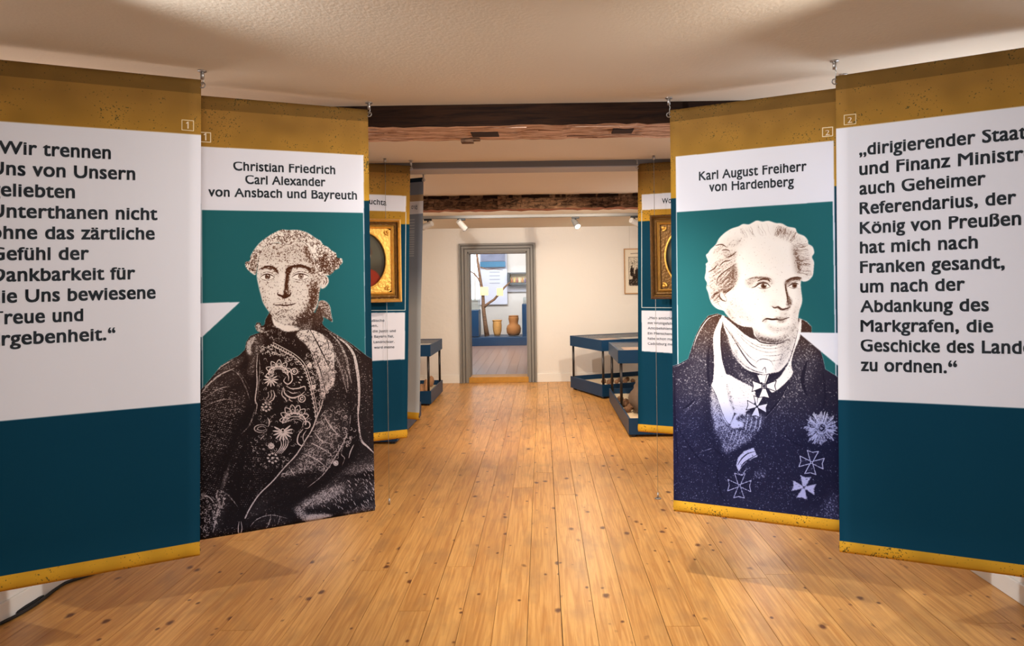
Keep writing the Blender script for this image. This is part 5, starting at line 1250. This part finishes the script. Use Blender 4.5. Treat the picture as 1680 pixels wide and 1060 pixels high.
    for f in bm.faces:
        for lp in f.loops: lp[uvl].uv = (0.5 + lp.vert.co.x / ow * 0.5, 0.5 + lp.vert.co.z / oh * 0.5)
    obj('canvas', bm, m, r)
    box('backboard', (-w / 2 + 0.005, -0.003, -h / 2 + 0.005), (w / 2 - 0.005, 0.004, h / 2 - 0.005), M['notch'], r)
c = P(598, 427.5, 4.58); gilt_portrait(c, 0.485, 0.565, math.radians(21), 'gilt framed oval portrait with red robe, hung before the left middle banner', False, (140, 44, 20))
c = P(1129, 420.5, 4.62); gilt_portrait(c, 0.505, 0.575, math.radians(-18), 'dark gilt framed oval portrait, hung before the right middle banner', True, (48, 38, 34))

# ------------------------------------------------------------------ display cases
M['tray'] = mat('beige_tray_felt', srgb(222, 200, 168), 0.9); M['paper'] = mat('printed_card', srgb(232, 224, 214), 0.6, vary=0.06, vscale=12)
M['card2'] = mat('warm_card', srgb(236, 196, 168), 0.6, vary=0.2, vscale=9)
def case(loc, rz, L, W, label, top=(0.0, None), zt=0.765):
    """local x: width W to the right, local y: length L away; z up"""
    t = thing('display_case', label, 'display case', (loc[0], loc[1], 0), rz, 'dark teal glass display cases')
    m = M['teal_lacquer']; y0 = top[0]; y1 = L if top[1] is None else top[1]
    def framebox(name, x0, x1, ya, yb, z0, z1, wt, mat_):
        bm = bmesh.new(); bx(bm, (x0, ya, z0), (x1, ya + wt, z1), 0.003); bx(bm, (x0, yb - wt, z0), (x1, yb, z1), 0.003)
        bx(bm, (x0, ya + wt, z0), (x0 + wt, yb - wt, z1), 0.003); bx(bm, (x1 - wt, ya + wt, z0), (x1, yb - wt, z1), 0.003)
        return obj(name, bm, mat_, t)
    framebox('base_frame', 0, W, 0, L, 0.025, 0.185, 0.018, m)
    box('tray_bottom', (0.018, 0.018, 0.10), (W - 0.018, L - 0.018, 0.12), M['tray'], t)
    for sx in (0.03, W - 0.07):
        for sy in (0.03, L - 0.07): box('foot', (sx, sy, 0), (sx + 0.04, sy + 0.04, 0.025), M['black'], t)
    framebox('top_frame', 0, W, y0, y1, zt - 0.145, zt, 0.022, m)
    box('display_panel', (0.022, y0 + 0.022, zt - 0.14), (W - 0.022, y1 - 0.022, zt - 0.06), m, t)
    for sx in (0.035, W - 0.035):
        for sy in (y0 + 0.035, y1 - 0.035):
            tub('leg', [(sx, sy, 0.12), (sx, sy, zt - 0.14)], 0.016, M['post'], t, 10)
    box('glass_top', (0.02, y0 + 0.02, zt - 0.008), (W - 0.02, y1 - 0.02, zt - 0.002), M['glass'], t)
    box('information_card', (W * .12, y0 + (y1 - y0) * .12, zt - 0.058), (W * .42, y0 + (y1 - y0) * .45, zt - 0.054), M['paper'], t)
    box('information_card', (W * .5, y0 + (y1 - y0) * .2, zt - 0.058), (W * .85, y0 + (y1 - y0) * .5, zt - 0.054), M['card2'], t)
    box('information_card', (W * .15, y0 + (y1 - y0) * .58, zt - 0.058), (W * .5, y0 + (y1 - y0) * .88, zt - 0.054), M['card2'], t)
    box('information_card', (W * .58, y0 + (y1 - y0) * .62, zt - 0.058), (W * .88, y0 + (y1 - y0) * .88, zt - 0.054), M['paper'], t)
    return t
a0 = math.atan2(0.386, 0.923)
case((0.765, 8.87), a0, 0.975, 1.25, 'dark teal display case standing askew near the far wall, right of the door')
case((0.825, 6.64), 0.0, 1.93, 0.95, 'longer dark teal display case in front of the askew one, partly behind the right banner', (0.86, 1.93))
case((-2.22, 8.56), 0.0, 1.01, 0.81, 'dark teal display case by the left wall nearest the far door')
case((-2.22, 6.5), 0.0, 1.30, 0.82, 'dark teal display case hidden behind the left middle banners, only its base showing')

M['stone'] = mat('rough_grey_stone', srgb(108, 92, 80), 0.9, bump=1.0, bscale=12, vary=0.3, vscale=9)
M['finds'] = mat('brown_fragment', srgb(128, 92, 66), 0.85, bump=0.8, bscale=30, vary=0.4, vscale=20)
def rock(name, loc, s, label, cat, m, group=None, seed=0, sub=2, rot=0.0):
    rd = random.Random(seed); bm = bmesh.new(); bmesh.ops.create_icosphere(bm, subdivisions=sub, radius=1.0)
    ph = [rd.uniform(0, 6) for _ in range(6)]
    zmin = 9
    for v in bm.verts:
        c_ = v.co.copy(); k = 1 + 0.10 * math.sin(3 * c_.x + ph[0]) + 0.09 * math.sin(4 * c_.y + ph[1]) + 0.08 * math.sin(5 * c_.z + ph[2]) + rd.uniform(-.04, .04)
        v.co = Vector((c_.x * s[0], c_.y * s[1], max(c_.z, -0.7) * s[2])) * k; zmin = min(zmin, v.co.z)
    o = obj(name, bm, m, None, sub > 2); o.location = (loc[0], loc[1], loc[2] - zmin); o.rotation_euler = (0, 0, rot)
    return tag(o, label, cat, group)
rock('carved_boulder', (1.10, 7.28, 0.12), (0.20, 0.26, 0.21), 'large rounded grey stone lying in the base tray of the longer right case', 'stone', M['stone'], None, 3, 4)
rd = random.Random(2)
for i in range(5):
    rock('stone_fragment', (0.90 + 0.05 * (i % 2), 7.30 + 0.17 * i, 0.121), (0.04, 0.05, 0.035), ['nearest', 'second nearest', 'middle', 'second farthest', 'farthest'][i] + ' small broken piece in a row left of the big grey stone', 'stone', M['finds'], 'pieces in the longer right case', 30 + i)
for i in range(8):
    lx, ly = 0.30 + 0.125 * (i % 4) + rd.uniform(-.01, .01), 0.38 + 0.15 * (i // 4) + rd.uniform(-.01, .01)
    X = 0.765 + lx * math.cos(a0) - ly * math.sin(a0); Y = 8.87 + lx * math.sin(a0) + ly * math.cos(a0)
    rock('stone_fragment', (X, Y, 0.121), (0.032, 0.036, 0.034), ['leftmost', 'second from left', 'third from left', 'rightmost'][i % 4] + ' brown lump in the ' + ('front', 'back')[i // 4] + ' row in the askew right case', 'stone', M['finds'], 'cluster in the askew right case', 50 + i)
M['bone'] = mat('light_brown_find', srgb(176, 130, 92), 0.8, bump=0.6, bscale=30, vary=0.3, vscale=20)
for i in range(6):
    rock('knobbly_fragment', (-1.60 + 0.03 * (i % 3), 8.68 + 0.14 * i, 0.121), (0.035, 0.055, 0.045 + 0.02 * (i % 3)), ['nearest', 'second nearest', 'third nearest', 'third farthest', 'second farthest', 'farthest'][i] + ' light brown piece in the tray of the left case by the door', 'stone', M['bone'], 'pieces in the left rear case', 80 + i, 2, rd.uniform(-.3, .3))

# framed print on the far wall
fp = P(1046, 445, YF - 0.02); w, h = 0.42, 0.70
t = thing('framed_print', 'old black engraving in thin wooden frame on far wall, half hidden by right banner', 'picture', (P(1024, 445, YF - 0.03).x + w / 2, YF - 0.022, fp.z), 0)
m = mat('light_oak_frame', srgb(176, 132, 84), 0.5)
for lo, hi in (((-w / 2, -0.012, -h / 2), (-w / 2 + 0.016, 0.012, h / 2)), ((w / 2 - 0.016, -0.012, -h / 2), (w / 2, 0.012, h / 2)), ((-w / 2 + .016, -0.012, h / 2 - 0.016), (w / 2 - .016, 0.012, h / 2)), ((-w / 2 + .016, -0.012, -h / 2), (w / 2 - .016, 0.012, -h / 2 + 0.016))):
    box('frame_rail', lo, hi, m, t)
cv = Canvas([(0, 0), (180, 0), (180, 300), (0, 300)], 180, 300); cv.rgb[:] = np.array((222, 210, 190)) / 255
eg = Engraving(cv); eg.body([(30, 55), (150, 55), (150, 245), (30, 245)], 0.75, False)
rd = random.Random(4)
for (x_, y_, s_) in ((52, 120, 1.0), (86, 132, 1.1), (118, 118, 1.0), (66, 175, 0.9), (132, 180, 1.0)):
    eg.fill([(x_ - 9 * s_, y_ + 58 * s_), (x_ - 11 * s_, y_ + 14), (x_ - 4, y_ + 4), (x_ + 5, y_ + 4), (x_ + 12 * s_, y_ + 16), (x_ + 9 * s_, y_ + 58 * s_)], 0.15, 2)
    eg.fill([(x_ - 5, y_ - 4), (x_, y_ - 10), (x_ + 5, y_ - 4), (x_, y_ + 4)], 0.35, 1)
for k in range(26): eg.line([(32 + rd.random() * 110, 60 + rd.random() * 180) for _ in range(2)], 0.8, 0.1, 0.6, sm=False)
for yy_ in (57, 243): eg.line([(30, yy_), (150, yy_)], 2, 0.0, taper=False)
for xx_ in (31, 149): eg.line([(xx_, 56), (xx_, 244)], 2, 0.0, taper=False)
eg.fill([(30, 205), (150, 208), (150, 245), (30, 245)], 0.3, 2)
eg.G[:] = 0.7; eg.finish(ramp3([(0, (40, 30, 24)), (1, (40, 30, 24))]), ramp3([(0, (222, 210, 190)), (1, (222, 210, 190))]))
cv.cstroke([(45, 34), (90, 32), (138, 34)], 3.5, (90, 76, 62))
bm = bmesh.new(); uvl = bm.loops.layers.uv.new('UVMap'); bx(bm, (-w / 2 + .014, -0.004, -h / 2 + .014), (w / 2 - .014, 0.010, h / 2 - .014))
for f in bm.faces:
    for lp in f.loops: lp[uvl].uv = (0.5 + lp.vert.co.x / w, 0.5 + lp.vert.co.z / h)
obj('print', bm, print_mat('engraved_print', cv.image('engraved_print')), t)
for sx in (-0.12, 0.12): tub('picture_wire', [(sx, 0, h / 2), (sx, 0.008, CEIL - fp.z)], 0.0014, M['wire'], t, 5)

# black cords on the floor by the left wall
bm = bmesh.new()
def cord(pts, r): 
    p3 = [(*((lambda q: (q.x, q.y))(fl(u, v))), r + 0.001) for u, v in pts]; q = smooth_pts(p3, False, 5); tube(bm, [Vector(x) for x in q], r, 8)
def fl(u, v):
    # where the ray through a photo pixel meets the floor
    d = P(u, v, 1.0) - Vector((0, 0, HC)); k = -HC / d.z; return Vector((0, 0, HC)) + d * k
cord([(-60, 1046), (-20, 1030), (15, 1014), (45, 998), (66, 984), (78, 970), (92, 958), (115, 950), (150, 940)], 0.010)
cord([(-60, 1050), (-20, 1035), (20, 1017), (52, 999), (72, 985), (88, 972), (106, 960), (135, 950), (165, 940)], 0.008)
tag(obj('power_cord', bm, M['cable'], None, True), 'pair of black cords lying along the left wall under the front banner', 'cord')

# ------------------------------------------------------------------ room beyond the door
FZ = SILL - 0.005; y0, y1 = YF + WT, 17.4; c2 = 2.75
M['floor2'] = mat('grey_brown_boards', srgb(150, 122, 108), 0.3, vary=0.12, vscale=2)
fb = S(box('floor_beyond', (-3.6, y0, FZ - 0.1), (2.4, y1, FZ - 0.02), M['sub'])); fb.name = 'floor_2'
pm2 = bpy.data.meshes.new('plank2'); bm = bmesh.new(); bx(bm, (-0.5, -0.5, -0.02), (0.5, 0.5, 0)); bm.to_mesh(pm2); bm.free(); pm2.materials.append(M['floor2'])
for i in range(26):
    o = bpy.data.objects.new('plank', pm2); COL.objects.link(o); o.parent = fb; o.location = (-2.6 + 0.16 * i, (y0 + y1) / 2, FZ); o.scale = (0.157, y1 - y0, 1)
S(box('wall_beyond_far', (-3.6, y1, FZ - .1), (2.4, y1 + 0.1, c2), M['wall'])).name = 'wall_beyond'
S(box('wall_3', (-3.7, y0, FZ - .1), (-3.6, y1, c2), M['wall'])).name = 'wall_beyond_left'
S(box('wall_4', (2.4, y0, FZ - .1), (2.5, y1, c2), M['wall'])).name = 'wall_beyond_right'
S(box('ceiling_2', (-3.7, y0, c2), (2.5, y1 + .1, c2 + 0.1), M['white']))
S(box('wall_over_door', (-3.6, YF + WT, CEIL - 0.3), (2.4, YF + WT + 0.02, c2), M['wall'])).name = 'wall_beyond_near'
area('beyond_light', (-0.6, 13.2, c2 - 0.05), (-0.6, 14.5, 0), 150, (1.0, 0.93, 0.84), 2.4, 1.4)
area('beyond_wash', (-1.2, 14.6, c2 - 0.1), (-1.0, 17.2, 1.4), 120, (0.86, 0.92, 1.0), 1.8, 0.6)
Y2 = 16.0
def bb(name, u0, u1, v0, v1, Y, dy, m, parent, o0=Vector((0, 0, 0)), bev=0.0):
    a = P(u0, v1, Y); b_ = P(u1, v0, Y); return box(name, (a.x - o0.x, Y - o0.y, max(a.z, FZ) - o0.z), (b_.x - o0.x, Y + dy - o0.y, b_.z - o0.z), m, parent, bev)
o0 = P(816, 565, Y2); o0.z = FZ
pl = thing('display_plinth', 'dark teal plinth with raised ends seen through the doorway', 'plinth', o0)
bb('platform', 740, 900, 552, 575, Y2, 0.9, M['teal_lacquer'], pl, o0, 0.01); bb('end_block', 758, 785, 509, 553, Y2 + 0.01, 0.6, M['teal_lacquer'], pl, o0, 0.01); bb('end_block', 857, 884, 498.5, 553, Y2 + 0.01, 0.6, M['teal_lacquer'], pl, o0, 0.01)
ptop = P(816, 552, Y2).z
bb('glass_cover', 760, 784, 492, 509, Y2 + 0.03, 0.5, glass_mat('pale_case_glass', 0, 1, (0.9, 0.95, 0.95, 1), 0.25), pl, o0); bb('glass_cover', 858, 882, 488, 498.5, Y2 + 0.03, 0.5, glass_mat('pale_case_glass', 0, 1, (0.9, 0.95, 0.95, 1), 0.25), pl, o0)
M['wicker'] = mat('woven_wicker', srgb(196, 144, 78), 0.8, bump=1.0, bscale=60, vary=0.3, vscale=25)
M['wicker2'] = mat('brown_wicker', srgb(160, 104, 52), 0.8, bump=1.0, bscale=60, vary=0.3, vscale=25)
def basket(u, prof, label, m, Y, lean=0):
    c_ = P(u, 552, Y); bm = bmesh.new(); lathe(bm, prof, 24, (0, 0, 0), lambda t, z: 0.03 * math.sin(t * 12 + z * 60))
    t = thing('wicker_basket', label, 'basket', (c_.x, Y, ptop)); obj('woven_body', bm, m, t, True)
    R = prof[-1][0]; bm = bmesh.new(); tube(bm, [(R * math.cos(a), R * math.sin(a), prof[-1][1]) for a in (2 * math.pi * k / 24 for k in range(25))], 0.012, 6, False); obj('rim', bm, m, t, True)
    return t
basket(816, [(0.07, 0), (0.085, 0.05), (0.10, 0.12), (0.105, 0.24), (0.10, 0.30), (0.108, 0.36)], 'yellow woven basket beside the branch, seen through the doorway', M['wicker'], 16.3)
basket(843, [(0.12, 0), (0.165, 0.06), (0.175, 0.16), (0.15, 0.23), (0.105, 0.27), (0.11, 0.34), (0.125, 0.40), (0.11, 0.46)], 'brown round basket with narrow neck on the plinth, seen through the doorway', M['wicker2'], 16.3)
tr = thing('bare_branch', 'bare forked branch standing on the plinth, seen through the doorway', 'branch', (P(798, 552, 16.2).x, 16.2, ptop))
org = Vector((P(798, 552, 16.2).x, 16.2, ptop)); Zd = Zc((740, 390), 4.24)
def br(name, pts, r): tub(name, [Vector((q_.x, q_.y, max(q_.z, 0.0))) for q_ in (P(u, v, 16.2) - org for u, v in Zd(pts))], r, old_wood('bark', srgb(84, 62, 48), srgb(140, 108, 84)), tr, 8)
br('trunk', [(250, 690), (238, 600), (228, 520), (225, 480), (222, 400), (208, 320), (196, 240), (186, 170), (178, 100)], [0.06, 0.05, 0.045, 0.045, 0.035, 0.035, 0.03, 0.03, 0.025])
br('side_branch', [(226, 485), (262, 455), (300, 430), (330, 395), (372, 345), (410, 310)], [0.04, 0.03, 0.03, 0.026, 0.022, 0.018])
br('side_branch', [(210, 325), (190, 285), (160, 250), (128, 230)], [0.028, 0.02, 0.016, 0.012])
br('side_branch', [(205, 205), (250, 222), (300, 218), (360, 225)], [0.014, 0.01, 0.01, 0.006])
def small_board(z, label, m, Yb=16.12):
    (ua, va), (ub, vb) = Zd(z); a = P(ua, vb, Yb); b_ = P(ub, va, Yb)
    o = box('picture_board', (-(b_.x - a.x) / 2, 0, 0), ((b_.x - a.x) / 2, 0.012, b_.z - a.z), m, None, 0.002); o.location = ((a.x + b_.x) / 2, Yb, a.z)
    return tag(o, label, 'sign')
small_board([(203, 342), (258, 402)], 'small cream board with orange spot hung on the trunk beyond the doorway', mat('cream_orange_card', srgb(238, 206, 150), 0.6, vary=0.3, vscale=8))
small_board([(318, 350), (362, 405)], 'small plain beige board hung on the right branch beyond the doorway', mat('beige_card', srgb(222, 192, 140), 0.6))
# wall display beyond: pale panel, blue sign, shelf, window
t = thing('pale_wall_panel', 'tall pale lavender panel on the rear wall beyond the doorway', 'panel', (P(815, 450, 17.3).x, 17.3, P(815, 500, 17.3).z))
o1 = t.location.copy(); bb('panel_sheet', 788, 831, 400, 500, 17.3, 0.05, mat('pale_lavender_sheet', srgb(222, 226, 242), 0.5), t, o1)
for v in (446, 452, 458, 464): bb('text_row', 803, 820, v, v + 1.2, 17.295, 0.004, mat('grey_text_row', srgb(160, 164, 176), 0.7), t, o1)
t = thing('blue_header_sign', 'blue sign with grey picture above it, hung beyond the doorway', 'sign', (P(808, 430, 17.1).x, 17.1, P(808, 438, 17.1).z)); o1 = t.location.copy()
bb('blue_band', 788, 829, 429, 438.5, 17.1, 0.04, mat('sign_blue', srgb(28, 110, 150), 0.5), t, o1); bb('picture_field', 789, 828, 410, 429, 17.1, 0.04, mat('grey_blue_picture', srgb(120, 126, 150), 0.6, vary=0.5, vscale=5), t, o1)
for sx in (-0.25, 0.25): tub('hanging_wire', [(sx, 0.02, P(808, 410.5, 17.1).z - o1.z), (sx, 0.02, c2 - o1.z)], 0.003, M['wire'], t, 6)
t = thing('wall_shelf', 'dark framed shelf box with small bright objects beyond the doorway', 'shelf', (P(850, 465, 17.0).x, 17.0, P(850, 466, 17.0).z)); o1 = t.location.copy()
mm = mat('shelf_grey', srgb(66, 70, 74), 0.5)
bb('shelf_board', 832, 885, 446.5, 449, 17.0, 0.35, mm, t, o1); bb('shelf_board', 832, 885, 464, 467, 17.0, 0.35, mm, t, o1); bb('side_panel', 832, 836, 449, 464, 17.0, 0.35, mm, t, o1); bb('back_panel', 836, 885, 449, 464, 17.33, 0.01, mat('lit_shelf_back', srgb(240, 214, 150), 0.6), t, o1)
bb('shelf_shadow', 832, 885, 468, 479, 17.3, 0.05, mat('shelf_shadow_grey', srgb(176, 174, 182), 0.6), t, o1)  # grey sheet standing in for the shadow below the shelf
rd = random.Random(6)
for i in range(6):
    u = 839.5 + i * 4.4; a = P(u, 464, 17.1); col = [(200, 110, 60), (230, 180, 80), (170, 80, 60), (240, 220, 180), (210, 140, 70), (120, 90, 120)][i]
    bm = bmesh.new(); lathe(bm, [(0.018, 0), (0.028, 0.03), (0.026, 0.07), (0.012, 0.10), (0.015, 0.13)], 12)
    o = obj('small_jar', bm, mat('jar_glaze', srgb(*col), 0.4), None, True); o.location = (a.x, 17.15, P(850, 464, 17.0).z + 0.001); tag(o, ['terracotta', 'yellow', 'dark red', 'cream', 'light brown', 'violet'][i] + ' small pot in the dark framed shelf box beyond the doorway', 'pot', 'small pots in the shelf beyond')
window('window_5', 'y', 17.36, P(771, 450, 17.36).x, P(787, 450, 17.36).x, P(775, 490, 17.36).z, P(775, 418, 17.36).z, 2.2, (0.75, 0.86, 1.0, 1))
